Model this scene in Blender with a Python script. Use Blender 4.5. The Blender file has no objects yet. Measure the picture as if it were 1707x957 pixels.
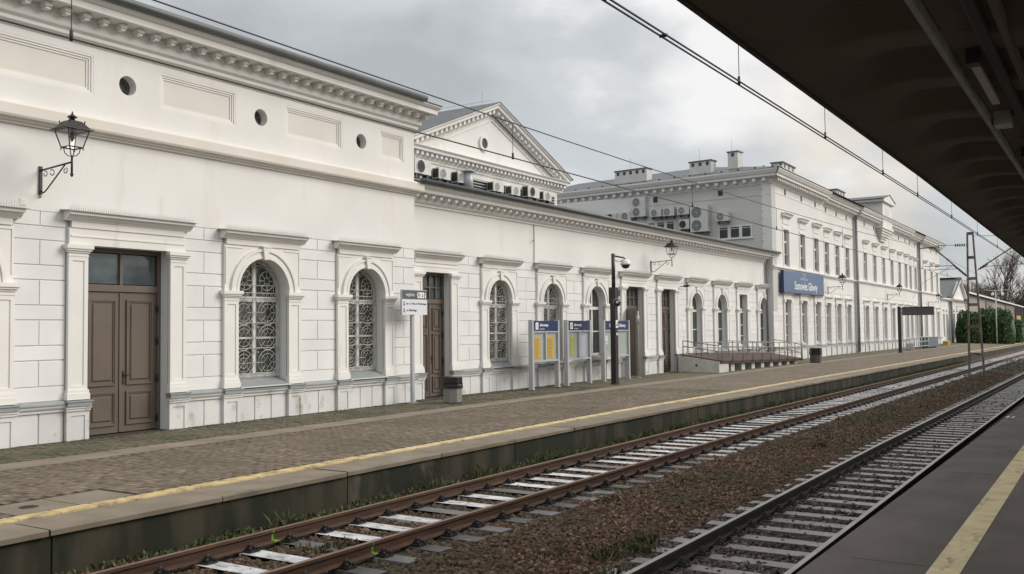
import bpy, math, random
import numpy as np
from mathutils import Matrix, Vector
R = math.radians
rnd = random.Random(7)
C = bpy.context.scene.collection
scene = bpy.context.scene

# ------------------------------------------------------------------ camera
cam_d = bpy.data.cameras.new('camera'); cam_d.sensor_width = 36; cam_d.lens = 33.32
cam_d.clip_start = 0.05; cam_d.clip_end = 3000
cam = bpy.data.objects.new('camera', cam_d); C.objects.link(cam); scene.camera = cam
yaw, pit, rol = R(32.555), R(2.502), R(-0.653)
f = Vector((math.cos(pit)*math.cos(yaw), math.cos(pit)*math.sin(yaw), math.sin(pit)))
rt = Vector((math.sin(yaw), -math.cos(yaw), 0)); up = rt.cross(f)
c_, s_ = math.cos(rol), math.sin(rol)
r2 = c_*rt + s_*up; u2 = -s_*rt + c_*up
cam.matrix_world = Matrix(((r2.x, u2.x, -f.x, 0), (r2.y, u2.y, -f.y, 0), (r2.z, u2.z, -f.z, 2.08), (0, 0, 0, 1)))

# ------------------------------------------------------------------ world and sun
SUN_EL, SUN_AZ = 32, -50            # azimuth measured from +X towards +Y
world = bpy.data.worlds.new('World'); scene.world = world; world.use_nodes = True
nt = world.node_tree; nt.nodes.clear(); N = nt.nodes.new; L = nt.links.new
out = N('ShaderNodeOutputWorld'); bg = N('ShaderNodeBackground'); bg.inputs['Strength'].default_value = 1.0
sky = N('ShaderNodeTexSky'); sky.sky_type = 'NISHITA'; sky.sun_disc = False
sky.sun_elevation = R(SUN_EL); sky.sun_rotation = R(90 - SUN_AZ)
sk = N('ShaderNodeVectorMath'); sk.operation = 'SCALE'; sk.inputs[3].default_value = 0.075
L(sky.outputs[0], sk.inputs[0])
tc = N('ShaderNodeTexCoord')
mp = N('ShaderNodeMapping'); mp.inputs['Scale'].default_value = (1.0, 1.0, 1.9); mp.inputs['Location'].default_value = (3.1, 2.2, 0.1)
L(tc.outputs['Generated'], mp.inputs[0])
n1 = N('ShaderNodeTexNoise'); n1.inputs['Scale'].default_value = 3.0; n1.inputs['Detail'].default_value = 6; n1.inputs['Roughness'].default_value = 0.5; n1.inputs['Distortion'].default_value = 0.12
L(mp.outputs[0], n1.inputs['Vector'])
cr = N('ShaderNodeValToRGB'); e = cr.color_ramp.elements
e[0].position = 0.36; e[0].color = (0.28, 0.295, 0.305, 1)
e[1].position = 0.60; e[1].color = (0.56, 0.555, 0.545, 1)
k = cr.color_ramp.elements.new(0.50); k.color = (0.375, 0.39, 0.40, 1)
L(n1.outputs[0], cr.inputs[0])
# a warm bright gap in the cloud where the sun stands low over the far tracks
dt = N('ShaderNodeVectorMath'); dt.operation = 'DOT_PRODUCT'
wd = Vector((0.972, 0.193, 0.130)).normalized(); dt.inputs[1].default_value = wd
L(tc.outputs['Generated'], dt.inputs[0])
wr = N('ShaderNodeMapRange'); wr.inputs['From Min'].default_value = 0.984; wr.inputs['From Max'].default_value = 1.0
wr.inputs['To Max'].default_value = 0.6; L(dt.outputs['Value'], wr.inputs['Value'])
n2 = N('ShaderNodeTexNoise'); n2.inputs['Scale'].default_value = 5.5; n2.inputs['Detail'].default_value = 3
L(mp.outputs[0], n2.inputs['Vector'])
wm = N('ShaderNodeMath'); wm.operation = 'MULTIPLY'; L(wr.outputs[0], wm.inputs[0])
n2r = N('ShaderNodeMapRange'); n2r.inputs['From Min'].default_value = 0.35; n2r.inputs['From Max'].default_value = 0.6; L(n2.outputs[0], n2r.inputs['Value'])
L(n2r.outputs[0], wm.inputs[1])
m2 = N('ShaderNodeMix'); m2.data_type = 'RGBA'; m2.inputs['B'].default_value = (0.66, 0.55, 0.41, 1)
L(wm.outputs[0], m2.inputs['Factor']); L(cr.outputs[0], m2.inputs['A'])
m3 = N('ShaderNodeMix'); m3.data_type = 'RGBA'; m3.inputs['Factor'].default_value = 0.93
# overcast sky: brighter towards the zenith
sxyz = N('ShaderNodeSeparateXYZ'); L(tc.outputs['Generated'], sxyz.inputs[0])
zr_ = N('ShaderNodeMapRange'); zr_.inputs['From Min'].default_value = 0.3; zr_.inputs['From Max'].default_value = 1.0; zr_.inputs['To Min'].default_value = 1.0; zr_.inputs['To Max'].default_value = 1.9; L(sxyz.outputs[2], zr_.inputs['Value'])
zs_ = N('ShaderNodeVectorMath'); zs_.operation = 'SCALE'; L(m2.outputs['Result'], zs_.inputs[0]); L(zr_.outputs[0], zs_.inputs[3])
L(sk.outputs[0], m3.inputs['A']); L(zs_.outputs[0], m3.inputs['B'])
L(m3.outputs['Result'], bg.inputs[0]); L(bg.outputs[0], out.inputs[0])
sun_d = bpy.data.lights.new('sun', 'SUN'); sun_d.energy = 1.5; sun_d.angle = R(32); sun_d.color = (1, 0.93, 0.84)
sun = bpy.data.objects.new('sun', sun_d); C.objects.link(sun)
sv = Vector((math.cos(R(SUN_AZ))*math.cos(R(SUN_EL)), math.sin(R(SUN_AZ))*math.cos(R(SUN_EL)), math.sin(R(SUN_EL))))
sun.rotation_euler = sv.to_track_quat('Z', 'Y').to_euler()
scene.view_settings.view_transform = 'Standard'; scene.view_settings.look = 'None'
scene.view_settings.exposure = 0.77; scene.view_settings.gamma = 1
scene.cycles.max_bounces = 6; scene.cycles.diffuse_bounces = 3

# ------------------------------------------------------------------ materials
def srgb(r, g, b):
    return tuple(((c/255/12.92) if c/255 <= 0.04045 else ((c/255+0.055)/1.055)**2.4) for c in (r, g, b))
MATS = {}
def mat(name, col, rough=0.7, var=0.12, scale=1.5, bump=0.0, bscale=40, metal=0.0, col2=None, stretch=(1, 1, 1), rnd_obj=0.0, spec=0.5, detail=4, contrast=(0.35, 0.65), dirt=None):
    """world-space noise between col and col2 (or a darker col), optional per-object tint, optional fine relief, optional grime (colour, scale, threshold)"""
    if name in MATS: return MATS[name]
    m = bpy.data.materials.new(name); m.use_nodes = True; t = m.node_tree; b = t.nodes['Principled BSDF']
    b.inputs['Roughness'].default_value = rough; b.inputs['Metallic'].default_value = metal
    b.inputs['Specular IOR Level'].default_value = spec
    g = t.nodes.new('ShaderNodeNewGeometry'); mpn = t.nodes.new('ShaderNodeMapping'); mpn.inputs['Scale'].default_value = stretch
    t.links.new(g.outputs['Position'], mpn.inputs[0])
    n = t.nodes.new('ShaderNodeTexNoise'); n.inputs['Scale'].default_value = scale; n.inputs['Detail'].default_value = detail
    t.links.new(mpn.outputs[0], n.inputs['Vector'])
    rp = t.nodes.new('ShaderNodeMapRange'); rp.inputs['From Min'].default_value = contrast[0]; rp.inputs['From Max'].default_value = contrast[1]
    t.links.new(n.outputs[0], rp.inputs['Value'])
    mx = t.nodes.new('ShaderNodeMix'); mx.data_type = 'RGBA'
    c2 = col2 if col2 else tuple(c*(1-var) for c in col)
    mx.inputs['A'].default_value = (*col, 1); mx.inputs['B'].default_value = (*c2, 1)
    t.links.new(rp.outputs[0], mx.inputs['Factor']); last = mx.outputs['Result']
    if dirt:
        dc, ds, dth, dst = dirt
        mp2 = t.nodes.new('ShaderNodeMapping'); mp2.inputs['Scale'].default_value = dst
        t.links.new(g.outputs['Position'], mp2.inputs[0])
        nd = t.nodes.new('ShaderNodeTexNoise'); nd.inputs['Scale'].default_value = ds; nd.inputs['Detail'].default_value = 6; nd.inputs['Roughness'].default_value = 0.65
        t.links.new(mp2.outputs[0], nd.inputs['Vector'])
        rd = t.nodes.new('ShaderNodeMapRange'); rd.inputs['From Min'].default_value = dth; rd.inputs['From Max'].default_value = dth+0.15
        t.links.new(nd.outputs[0], rd.inputs['Value'])
        md = t.nodes.new('ShaderNodeMix'); md.data_type = 'RGBA'; md.inputs['B'].default_value = (*dc, 1)
        t.links.new(rd.outputs[0], md.inputs['Factor']); t.links.new(last, md.inputs['A']); last = md.outputs['Result']
    if rnd_obj > 0:
        oi = t.nodes.new('ShaderNodeObjectInfo'); mr = t.nodes.new('ShaderNodeMapRange')
        mr.inputs['To Min'].default_value = 1-rnd_obj; mr.inputs['To Max'].default_value = 1+rnd_obj
        t.links.new(oi.outputs['Random'], mr.inputs['Value'])
        sc = t.nodes.new('ShaderNodeVectorMath'); sc.operation = 'SCALE'
        t.links.new(last, sc.inputs[0]); t.links.new(mr.outputs[0], sc.inputs[3]); last = sc.outputs[0]
    t.links.new(last, b.inputs['Base Color'])
    if bump > 0:
        nb = t.nodes.new('ShaderNodeTexNoise'); nb.inputs['Scale'].default_value = bscale; nb.inputs['Detail'].default_value = 3
        t.links.new(g.outputs['Position'], nb.inputs['Vector'])
        bp = t.nodes.new('ShaderNodeBump'); bp.inputs['Strength'].default_value = bump; bp.inputs['Distance'].default_value = 0.02
        t.links.new(nb.outputs[0], bp.inputs['Height']); t.links.new(bp.outputs[0], b.inputs['Normal'])
    MATS[name] = m; return m

def cell_mat(name, cols, size, rough=0.85, bump=0.3, voro=True, big=None, spec=0.3):
    """random colour per cell (stones by voronoi, pavers by a grid), mixed with a broad stain"""
    m = bpy.data.materials.new(name); m.use_nodes = True; t = m.node_tree; b = t.nodes['Principled BSDF']
    b.inputs['Roughness'].default_value = rough; b.inputs['Specular IOR Level'].default_value = spec
    g = t.nodes.new('ShaderNodeNewGeometry')
    if voro:
        v = t.nodes.new('ShaderNodeTexVoronoi'); v.inputs['Scale'].default_value = size
        t.links.new(g.outputs['Position'], v.inputs['Vector']); src = v.outputs['Color']
        sp = t.nodes.new('ShaderNodeSeparateColor'); t.links.new(src, sp.inputs[0]); val = sp.outputs[0]
    else:
        sn = t.nodes.new('ShaderNodeVectorMath'); sn.operation = 'SNAP'; sn.inputs[1].default_value = size
        t.links.new(g.outputs['Position'], sn.inputs[0])
        wn = t.nodes.new('ShaderNodeTexWhiteNoise'); t.links.new(sn.outputs[0], wn.inputs['Vector']); val = wn.outputs['Value']
    r = t.nodes.new('ShaderNodeValToRGB'); el = r.color_ramp.elements
    while len(el) < len(cols): el.new(0.5)
    for i, c in enumerate(cols): el[i].position = i/(len(cols)-1); el[i].color = (*c, 1)
    t.links.new(val, r.inputs[0]); last = r.outputs[0]
    if big:
        n = t.nodes.new('ShaderNodeTexNoise'); n.inputs['Scale'].default_value = big[1]; n.inputs['Detail'].default_value = 5
        t.links.new(g.outputs['Position'], n.inputs['Vector'])
        rp = t.nodes.new('ShaderNodeMapRange'); rp.inputs['From Min'].default_value = 0.42; rp.inputs['From Max'].default_value = 0.68; rp.inputs['To Max'].default_value = big[2]
        t.links.new(n.outputs[0], rp.inputs['Value'])
        mx = t.nodes.new('ShaderNodeMix'); mx.data_type = 'RGBA'; mx.inputs['B'].default_value = (*big[0], 1)
        t.links.new(rp.outputs[0], mx.inputs['Factor']); t.links.new(last, mx.inputs['A']); last = mx.outputs['Result']
    t.links.new(last, b.inputs['Base Color'])
    if bump:
        nb = t.nodes.new('ShaderNodeTexNoise'); nb.inputs['Scale'].default_value = 35; nb.inputs['Detail'].default_value = 4
        t.links.new(g.outputs['Position'], nb.inputs['Vector'])
        bp = t.nodes.new('ShaderNodeBump'); bp.inputs['Strength'].default_value = bump; bp.inputs['Distance'].default_value = 0.04
        t.links.new(nb.outputs[0], bp.inputs['Height']); t.links.new(bp.outputs[0], b.inputs['Normal'])
    MATS[name] = m; return m

PL = mat('plaster_upper', (0.77, 0.755, 0.728), 0.85, 0.07, 0.5, bump=0.06, bscale=50, dirt=((0.67, 0.63, 0.575), 0.8, 0.58, (1.6, 1, 0.22)))
PC = mat('plaster_cool', (0.76, 0.755, 0.745), 0.85, 0.06, 0.8, bump=0.05, bscale=60)
PB = mat('plaster_block', (0.775, 0.765, 0.75), 0.85, 0.08, 1.3, bump=0.1, bscale=45, rnd_obj=0.035)
PP = mat('plaster_plinth', (0.70, 0.695, 0.68), 0.88, 0.1, 1.3, bump=0.12, bscale=30, rnd_obj=0.03, dirt=((0.36, 0.33, 0.27), 1.9, 0.56, (1, 1, 0.8)))
PM = mat('plaster_moulding', (0.785, 0.767, 0.735), 0.85, 0.06, 1.0, bump=0.04, dirt=((0.60, 0.55, 0.48), 1.6, 0.64, (1, 1, 0.4)))
PN = mat('plaster_panel', (0.715, 0.68, 0.63), 0.88, 0.06, 1.0)
PG = mat('plaster_shaded_side', (0.60, 0.59, 0.565), 0.85, 0.08, 0.5, bump=0.05)  # darker plaster copy: shade painted into the side wall turned from the light
MET = mat('zinc_sheet', (0.13, 0.14, 0.14), 0.55, 0.25, 2.0, metal=0.2)
LED = mat('ledge_sheet', (0.33, 0.35, 0.35), 0.5, 0.15, 2.0, metal=0.2)
ROOF = mat('roof_sheet', (0.10, 0.105, 0.11), 0.5, 0.3, 1.2, metal=0.3)
DOORM = mat('brown_door_paint', (0.135, 0.105, 0.083), 0.42, 0.15, 1.5)
DARKM = mat('black_iron', (0.018, 0.016, 0.015), 0.45, 0.2, 8)
GRL = mat('grille_iron', (0.52, 0.50, 0.46), 0.6, 0.3, 12)
FRM = mat('white_frame', (0.74, 0.73, 0.70), 0.5, 0.08, 5)
GREY = mat('grey_painted_steel', (0.46, 0.47, 0.49), 0.4, 0.08, 3, metal=0.1)
SLAT = mat('dark_louvre', (0.10, 0.10, 0.10), 0.6, 0.2, 5)
NAVY = mat('navy_enamel', (0.012, 0.028, 0.10), 0.35, 0.05, 2)
BLUE = mat('blue_sign_face', (0.065, 0.12, 0.235), 0.35, 0.06, 1)
WHT = mat('white_print', (0.85, 0.86, 0.88), 0.5, 0.02, 2)
LGT = mat('light_sign_face', (0.70, 0.73, 0.76), 0.4, 0.04, 2)
DGS = mat('dark_grey_sign', (0.10, 0.105, 0.12), 0.4, 0.05, 2)
BLK = mat('black_print', (0.03, 0.03, 0.03), 0.6, 0.02, 2)
YEL = mat('yellow_paper', (0.80, 0.52, 0.06), 0.7, 0.25, 9, col2=(0.62, 0.38, 0.05), stretch=(1, 1, 6))
GYP = mat('green_paper', (0.55, 0.56, 0.12), 0.7, 0.2, 9)
LIL = mat('pale_paper', (0.56, 0.58, 0.72), 0.7, 0.05, 4)
CAB = mat('notice_back', (0.47, 0.53, 0.49), 0.5, 0.08, 3)
ACW = mat('air_conditioner_shell', (0.62, 0.62, 0.59), 0.5, 0.1, 3)
FAN = mat('fan_dark', (0.035, 0.033, 0.032), 0.5, 0.2, 5)
CONC = mat('concrete_light', (0.60, 0.58, 0.54), 0.85, 0.15, 3, bump=0.15)
BAG = mat('black_bin_bag', (0.012, 0.012, 0.013), 0.28, 0.2, 5, bump=0.6, bscale=14)
BINC = mat('bin_aggregate', (0.27, 0.26, 0.235), 0.9, 0.25, 30, bump=0.3)
def glass_mat(name, col, rough=0.06, var=0.5):
    m = mat(name, col, rough, var, 1.1, spec=0.9); return m
GL = glass_mat('window_glass', (0.055, 0.068, 0.060))
PIPE = mat('downpipe_grey', (0.27, 0.275, 0.27), 0.5, 0.15, 2, metal=0.1)
GLC = mat('curtained_glass', (0.10, 0.095, 0.085), 0.12, 0.5, 0.9, spec=0.9)
GLD = mat('door_glass', (0.12, 0.15, 0.165), 0.05, 0.5, 1.6, spec=1.0)
LAMPG = bpy.data.materials.new('lantern_glass'); LAMPG.use_nodes = True
_t = LAMPG.node_tree; _t.nodes.clear(); _o = _t.nodes.new('ShaderNodeOutputMaterial'); _mx = _t.nodes.new('ShaderNodeMixShader')
_tr = _t.nodes.new('ShaderNodeBsdfTransparent'); _gl = _t.nodes.new('ShaderNodeBsdfGlossy'); _gl.inputs['Roughness'].default_value = 0.05
_mx.inputs[0].default_value = 0.1; _t.links.new(_tr.outputs[0], _mx.inputs[1]); _t.links.new(_gl.outputs[0], _mx.inputs[2]); _t.links.new(_mx.outputs[0], _o.inputs[0])

# ------------------------------------------------------------------ mesh builder
class MB:
    def __init__(s): s.v = []; s.f = []; s.sm = []
    def add(s, vs, fs, smooth=False):
        b = len(s.v); s.v += [tuple(p) for p in vs]; s.f += [tuple(i+b for i in q) for q in fs]; s.sm += [smooth]*len(fs); return s
    def box(s, x0, x1, y0, y1, z0, z1):
        x0, x1 = min(x0, x1), max(x0, x1); y0, y1 = min(y0, y1), max(y0, y1); z0, z1 = min(z0, z1), max(z0, z1)
        return s.add([(x0,y0,z0),(x1,y0,z0),(x1,y1,z0),(x0,y1,z0),(x0,y0,z1),(x1,y0,z1),(x1,y1,z1),(x0,y1,z1)],
                     [(0,3,2,1),(4,5,6,7),(0,1,5,4),(1,2,6,5),(2,3,7,6),(3,0,4,7)])
    def bevbox(s, x0, x1, y0, y1, z0, z1, c=0.01):
        """box whose front (-y) face edges are chamfered: 9 quads"""
        return s.add([(x0+c,y0,z0+c),(x1-c,y0,z0+c),(x1-c,y0,z1-c),(x0+c,y0,z1-c),(x0,y0+c,z0),(x1,y0+c,z0),(x1,y0+c,z1),(x0,y0+c,z1),
                      (x0,y1,z0),(x1,y1,z0),(x1,y1,z1),(x0,y1,z1)],
                     [(0,1,2,3),(4,5,1,0),(5,6,2,1),(6,7,3,2),(7,4,0,3),(8,9,5,4),(9,10,6,5),(10,11,7,6),(11,8,4,7)])
    def poly_y(s, pts, y0, y1):
        """(x,z) outline counter-clockwise as seen from -y, extruded y0..y1"""
        n = len(pts); vs = [(x, y0, z) for x, z in pts]+[(x, y1, z) for x, z in pts]
        fs = [tuple(range(n)), tuple(range(2*n-1, n-1, -1))]+[(i, i+n, (i+1) % n+n, (i+1) % n) for i in range(n)]
        return s.add(vs, fs)
    def poly_x(s, pts, x0, x1):
        """(y,z) outline extruded along x"""
        n = len(pts); f0 = x0 if callable(x0) else (lambda q: x0); f1 = x1 if callable(x1) else (lambda q: x1)
        vs = [(f0(y), y, z) for y, z in pts]+[(f1(y), y, z) for y, z in pts]
        fs = [tuple(range(n-1, -1, -1)), tuple(range(n, 2*n))]+[(i, (i+1) % n, (i+1) % n+n, i+n) for i in range(n)]
        return s.add(vs, fs)
    def ring(s, cx, cz, r0, r1, y0, y1, a0=0, a1=180, n=18):
        """part of a flat ring in the xz plane"""
        for i in range(n):
            a, b = R(a0+(a1-a0)*i/n), R(a0+(a1-a0)*(i+1)/n)
            p = [(cx+r0*math.cos(a), cz+r0*math.sin(a)), (cx+r1*math.cos(a), cz+r1*math.sin(a)),
                 (cx+r1*math.cos(b), cz+r1*math.sin(b)), (cx+r0*math.cos(b), cz+r0*math.sin(b))]
            vs = [(x, y0, z) for x, z in p]+[(x, y1, z) for x, z in p]
            fs = [(0,1,2,3), (1,5,6,2), (0,3,7,4)]
            if i == 0 and (a1-a0) < 360: fs.append((0,4,5,1))
            if i == n-1 and (a1-a0) < 360: fs.append((3,2,6,7))
            s.add(vs, fs)
        return s
    def tube(s, pts, r, n=6, close=False):
        pts = [Vector(p) for p in pts]; m = len(pts); rings = []
        for i, p in enumerate(pts):
            if close: d = pts[(i+1) % m]-pts[i-1]
            else: d = pts[min(i+1, m-1)]-pts[max(i-1, 0)]
            d.normalize(); a = d.cross(Vector((0, 0, 1)))
            if a.length < 0.05: a = d.cross(Vector((0, 1, 0)))
            a.normalize(); b = d.cross(a); rr = r[i] if isinstance(r, (list, tuple)) else r
            rings.append([p+(a*math.cos(2*math.pi*k/n)+b*math.sin(2*math.pi*k/n))*rr for k in range(n)])
        vs = [q for rg in rings for q in rg]; fs = []
        for i in range(m if close else m-1):
            j = (i+1) % m
            fs += [(i*n+k, i*n+(k+1) % n, j*n+(k+1) % n, j*n+k) for k in range(n)]
        if not close: fs += [tuple(range(n-1, -1, -1)), tuple((m-1)*n+k for k in range(n))]
        return s.add(vs, fs, n > 4)
    def lathe(s, cx, cy, prof, n=16, z0=0):
        vs = []; fs = []
        for r, z in prof: vs += [(cx+r*math.cos(2*math.pi*k/n), cy+r*math.sin(2*math.pi*k/n), z0+z) for k in range(n)]
        for i in range(len(prof)-1): fs += [(i*n+k, i*n+(k+1) % n, (i+1)*n+(k+1) % n, (i+1)*n+k) for k in range(n)]
        fs += [tuple(range(n-1, -1, -1)), tuple((len(prof)-1)*n+k for k in range(n))]
        return s.add(vs, fs, n > 8)
    def mesh(s, name, m):
        me = bpy.data.meshes.new(name); me.from_pydata(s.v, [], s.f); me.polygons.foreach_set('use_smooth', s.sm)
        if m: me.materials.append(m)
        me.update(); return me
    def build(s, name, m, parent=None, loc=(0, 0, 0), rot=None, **kw): return ob(name, s.mesh(name, m), parent, loc, rot, **kw)
def ob(name, me, parent=None, loc=(0, 0, 0), rot=None, **kw):
    o = bpy.data.objects.new(name, me); C.objects.link(o); o.location = loc
    if rot: o.rotation_euler = rot
    if parent: o.parent = parent
    for k_, v_ in kw.items(): o[k_] = v_
    return o
def thing(name, label, cat, loc=(0, 0, 0), rz=0, group=None):
    o = ob(name, None, None, loc, (0, 0, rz), label=label, category=cat)
    if group: o['group'] = group
    return o
def copy_tree(o, parent=None, loc=None):
    c = o.copy(); C.objects.link(c); c.parent = parent
    if loc is not None: c.location = loc
    for ch in o.children: copy_tree(ch, c)
    return c
PROTO = {}
def inst(key, build, parent, loc):
    """first use builds the tree under parent, later uses copy it"""
    if key not in PROTO: PROTO[key] = build(parent, loc); return PROTO[key]
    return copy_tree(PROTO[key], parent, loc)
MC = {}
def piece(name, key, fn, m, parent, loc, **kw):
    """many alike single pieces sharing mesh data"""
    k_ = (key, m.name)
    if k_ not in MC: MC[k_] = fn().mesh(name, m)
    return ob(name, MC[k_], parent, loc, **kw)
def text(s, size, m, parent, loc, rot=(R(90), 0, 0), name='lettering', align='LEFT', sx=1.0, bold=0.0):
    cu = bpy.data.curves.new('t', 'FONT'); cu.body = s; cu.size = size; cu.align_x = align; cu.extrude = 0.002; cu.offset = bold
    t = bpy.data.objects.new('t', cu); C.objects.link(t); bpy.context.view_layer.update()
    me = bpy.data.meshes.new_from_object(t.evaluated_get(bpy.context.evaluated_depsgraph_get())); bpy.data.objects.remove(t)
    me.materials.clear(); me.materials.append(m); me.name = name
    o = ob(name, me, parent, loc, rot); o.scale = (sx, 1, 1); return o

def G(x): return -0.005*max(0.0, x-22)            # the ground falls gently away from the camera
XS = [-12, 0, 10, 22, 30, 40, 50, 60, 75, 90, 110, 130, 160, 200, 260]

# ================================================================== GROUND, PLATFORMS
def strip(name, m, y0, y1, z0, z1, xs=XS, w0=1.0, w1=1.0, n=1, **kw):
    mb = MB(); vs = []; fs = []
    for x in xs:
        for j in range(n+1):
            t = j/n; vs.append((x, y0+(y1-y0)*t, z0+(z1-z0)*t+G(x)*(w0+(w1-w0)*t)))
    for i in range(len(xs)-1):
        for j in range(n):
            a = i*(n+1)+j; fs.append((a, a+n+1, a+n+2, a+1))
    mb.add(vs, fs); return mb.build(name, m, **kw)
SOIL = mat('soil_far', (0.075, 0.07, 0.045), 0.95, 0.4, 0.5, col2=(0.06, 0.08, 0.03))
gmb = MB(); gmb.add([(-400, -900, -1.3), (2500, -900, -8.3), (2500, 1200, -8.3), (-400, 1200, -1.3)], [(0, 1, 2, 3)])
gmb.build('ground', SOIL, kind='structure')
BALB = cell_mat('ballast_brown', [(0.022, 0.012, 0.008), (0.085, 0.042, 0.024), (0.125, 0.064, 0.036), (0.05, 0.027, 0.016), (0.10, 0.055, 0.033), (0.26, 0.18, 0.13), (0.06, 0.034, 0.02)], 26, big=((0.055, 0.05, 0.028), 0.7, 0.8))
BALD = cell_mat('ballast_dark', [(0.02, 0.013, 0.01), (0.055, 0.033, 0.025), (0.085, 0.05, 0.038), (0.045, 0.03, 0.024), (0.24, 0.2, 0.19)], 26, big=((0.03, 0.02, 0.018), 0.9, 0.8), rough=0.6)
def BL(y): return -0.725 if y < 5.1 else (-0.525 if y > 6.5 else -0.725+0.2*(y-5.1)/1.4)
bb = MB(); yy_ = [1.9, 5.1, 5.8, 6.5, 9.7]
bb.add([(x, y, BL(y)-.012+G(x)) for x in XS for y in yy_], [(i*5+j, i*5+j+5, i*5+j+6, i*5+j+1) for i in range(len(XS)-1) for j in range(4)])
bb.build('ballast_bed', mat('ballast_bed_dark', (0.035, 0.022, 0.015), 0.95, 0.5, 3, col2=(0.05, 0.045, 0.022), bump=0.5, bscale=25), kind='structure')  # bed colour darkened to put shade into the gaps between stones

# ---- left platform
plat = ob('platform', None, None, (0, 0, 0), kind='structure')
MOSSW = mat('platform_wall_concrete', (0.055, 0.045, 0.028), 0.9, 0.5, 0.9, col2=(0.014, 0.018, 0.008), stretch=(2.2, 1, 0.5), bump=0.3, bscale=14, contrast=(0.38, 0.56), dirt=((0.13, 0.115, 0.085), 1.1, 0.60, (1, 1, .6)))
COP = mat('coping_concrete', (0.225, 0.185, 0.135), 0.85, 0.25, 2.0, bump=0.2, bscale=50, rnd_obj=0.06, dirt=((0.11, 0.10, 0.07), 1.3, 0.58, (0.5, 1.5, 1)))
STR = mat('slab_strip', (0.24, 0.20, 0.15), 0.85, 0.25, 1.5, bump=0.15, rnd_obj=0.07)
PAV = cell_mat('pavers', [(0.085, 0.066, 0.048), (0.16, 0.127, 0.093), (0.20, 0.150, 0.112), (0.125, 0.105, 0.077), (0.26, 0.21, 0.16)], (0.1, 0.1, 1.0), voro=False, bump=0.15, big=((0.105, 0.095, 0.06), 0.55, 0.6))
PAVJ = mat('paver_joint', (0.05, 0.045, 0.032), 0.95, 0.3, 3)
PAVO = cell_mat('pavers_mossy', [(0.10, 0.09, 0.062), (0.14, 0.12, 0.085), (0.165, 0.14, 0.10), (0.115, 0.11, 0.072)], (0.1, 0.1, 1.0), voro=False, bump=0.2, big=((0.075, 0.078, 0.042), 0.8, 0.8))
YLW = mat('yellow_line_paint', (0.64, 0.51, 0.27), 0.75, 0.25, 4, bump=0.15, dirt=((0.27, 0.22, 0.14), 3.5, 0.50, (1, 1, 1)))
bed = strip('paving_bed', PAVJ, 9.62, 17.9, -0.012, -0.012, w0=1, w1=0.45, n=6); bed.parent = plat
W = lambda y: 1-0.55*(y-9.6)/7.8                                    # share of the fall at depth y
# coping slabs with open joints, each its own piece
x = 4.2-2.9; i = 0
while x < 215:
    ln = 2.28
    def slab():
        mb = MB(); mb.add([(0,.012,0),(ln,.012,0),(ln,.70,0),(0,.70,0),(0,0,-.012),(ln,0,-.012),(0,0,-.065),(ln,0,-.065)],[(0,1,2,3),(4,5,1,0),(6,7,5,4)]); return mb
    o = piece('coping_slab', 'coping', slab, COP, plat, (x, 9.60+rnd.uniform(-.006, .006), 0.005+G(x)+rnd.uniform(-.004, .004)))
    o.rotation_euler = (0, 0.0 if x < 22 else 0.005, rnd.uniform(-.0015, .0015)); x += ln+0.02
# retaining wall under the coping in cast sections
x = 1.35
while x < 215:
    ln = 4.58 if x < 60 else 9.18
    mb = MB(); mb.box(0, ln, 0, 0.25, -1.3, -0.066); mb.build('retaining_wall_section', MOSSW, plat, (x, 9.64+rnd.uniform(-.008, .008), G(x+ln)+0.002)); x += ln+0.02
# tactile yellow strip
x = -1
while x < 215:
    ln = 0.5 if x < 24 else 10
    n_ = 1
    mb = MB(); mb.box(0.006, ln-0.006, 0.02, 0.25, -0.02, 0.004)
    if x >= 3 and x < 12:
        for q in range(5): mb.box(0.02, ln-0.02, 0.03+q*0.05, 0.05+q*0.05, 0.004, 0.010)
    mb.build('yellow_slab', YLW, plat, (x, 10.36+(rnd.uniform(-.010, .010) if x < 20 else 0), 0.006+G(x)*W(10.5)), (0, 0.005 if x > 23.9 else 0, 0)); x += ln
strip('joint_strip', STR, 10.31, 10.355, -0.004, -0.004).parent = plat
# lighter slab strip in the paving
x = 2
while x < 60:
    ln = 0.75
    o = piece('strip_slab', 'strip', lambda: MB().box(0.005, ln-.005, 0, 0.70, -0.03, 0.0), STR, plat, (x, 14.42, 0.003+G(x)*W(14.8)+rnd.uniform(-.003, .003))); x += ln
strip('far_strip', STR, 14.42, 15.12, 0.0, 0.0, xs=[59.5, 75, 90, 110, 130, 160, 200], w0=W(14.4), w1=W(15.1)).parent = plat
# pavers: the 300 nearest are single pieces, the rest one joined mesh
def paver_positions(y0, y1, x0, x1):
    P_ = []; i = 0; x = x0
    while x < x1-0.1:
        y = y0+(0.1 if i % 2 else 0.0)
        while y+0.2 <= y1+1e-6: P_.append((x, y)); y += 0.2
        x += 0.1; i += 1
    return P_
allp = [(x, y) for x, y in paver_positions(10.66, 14.40, 4.6, 30.0) if not (6.1 < x < 7.7 and y < 11.5)]
key = lambda p: p[0]*0.843+p[1]*0.538
allp.sort(key=lambda p: (p[0]-0)**2*1.0+(p[1])**2 if (p[1]*0.843-p[0]*0.538) < (p[0]*0.843+p[1]*0.538)*0.56 else 1e6)
def paver_box(mb, x, y, z, tx, ty):
    a, b = x+0.006, x+0.094; c, d = y+0.006, y+0.194; h = 0.014
    mb.add([(a,c,z+tx*-.05),(b,c,z+tx*.05),(b,d,z+ty*.1),(a,d,z-tx*.03),(a,c,z-h),(b,c,z-h),(b,d,z-h),(a,d,z-h)],
           [(0,1,2,3),(4,5,1,0),(5,6,2,1),(6,7,3,2),(7,4,0,3)])
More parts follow.
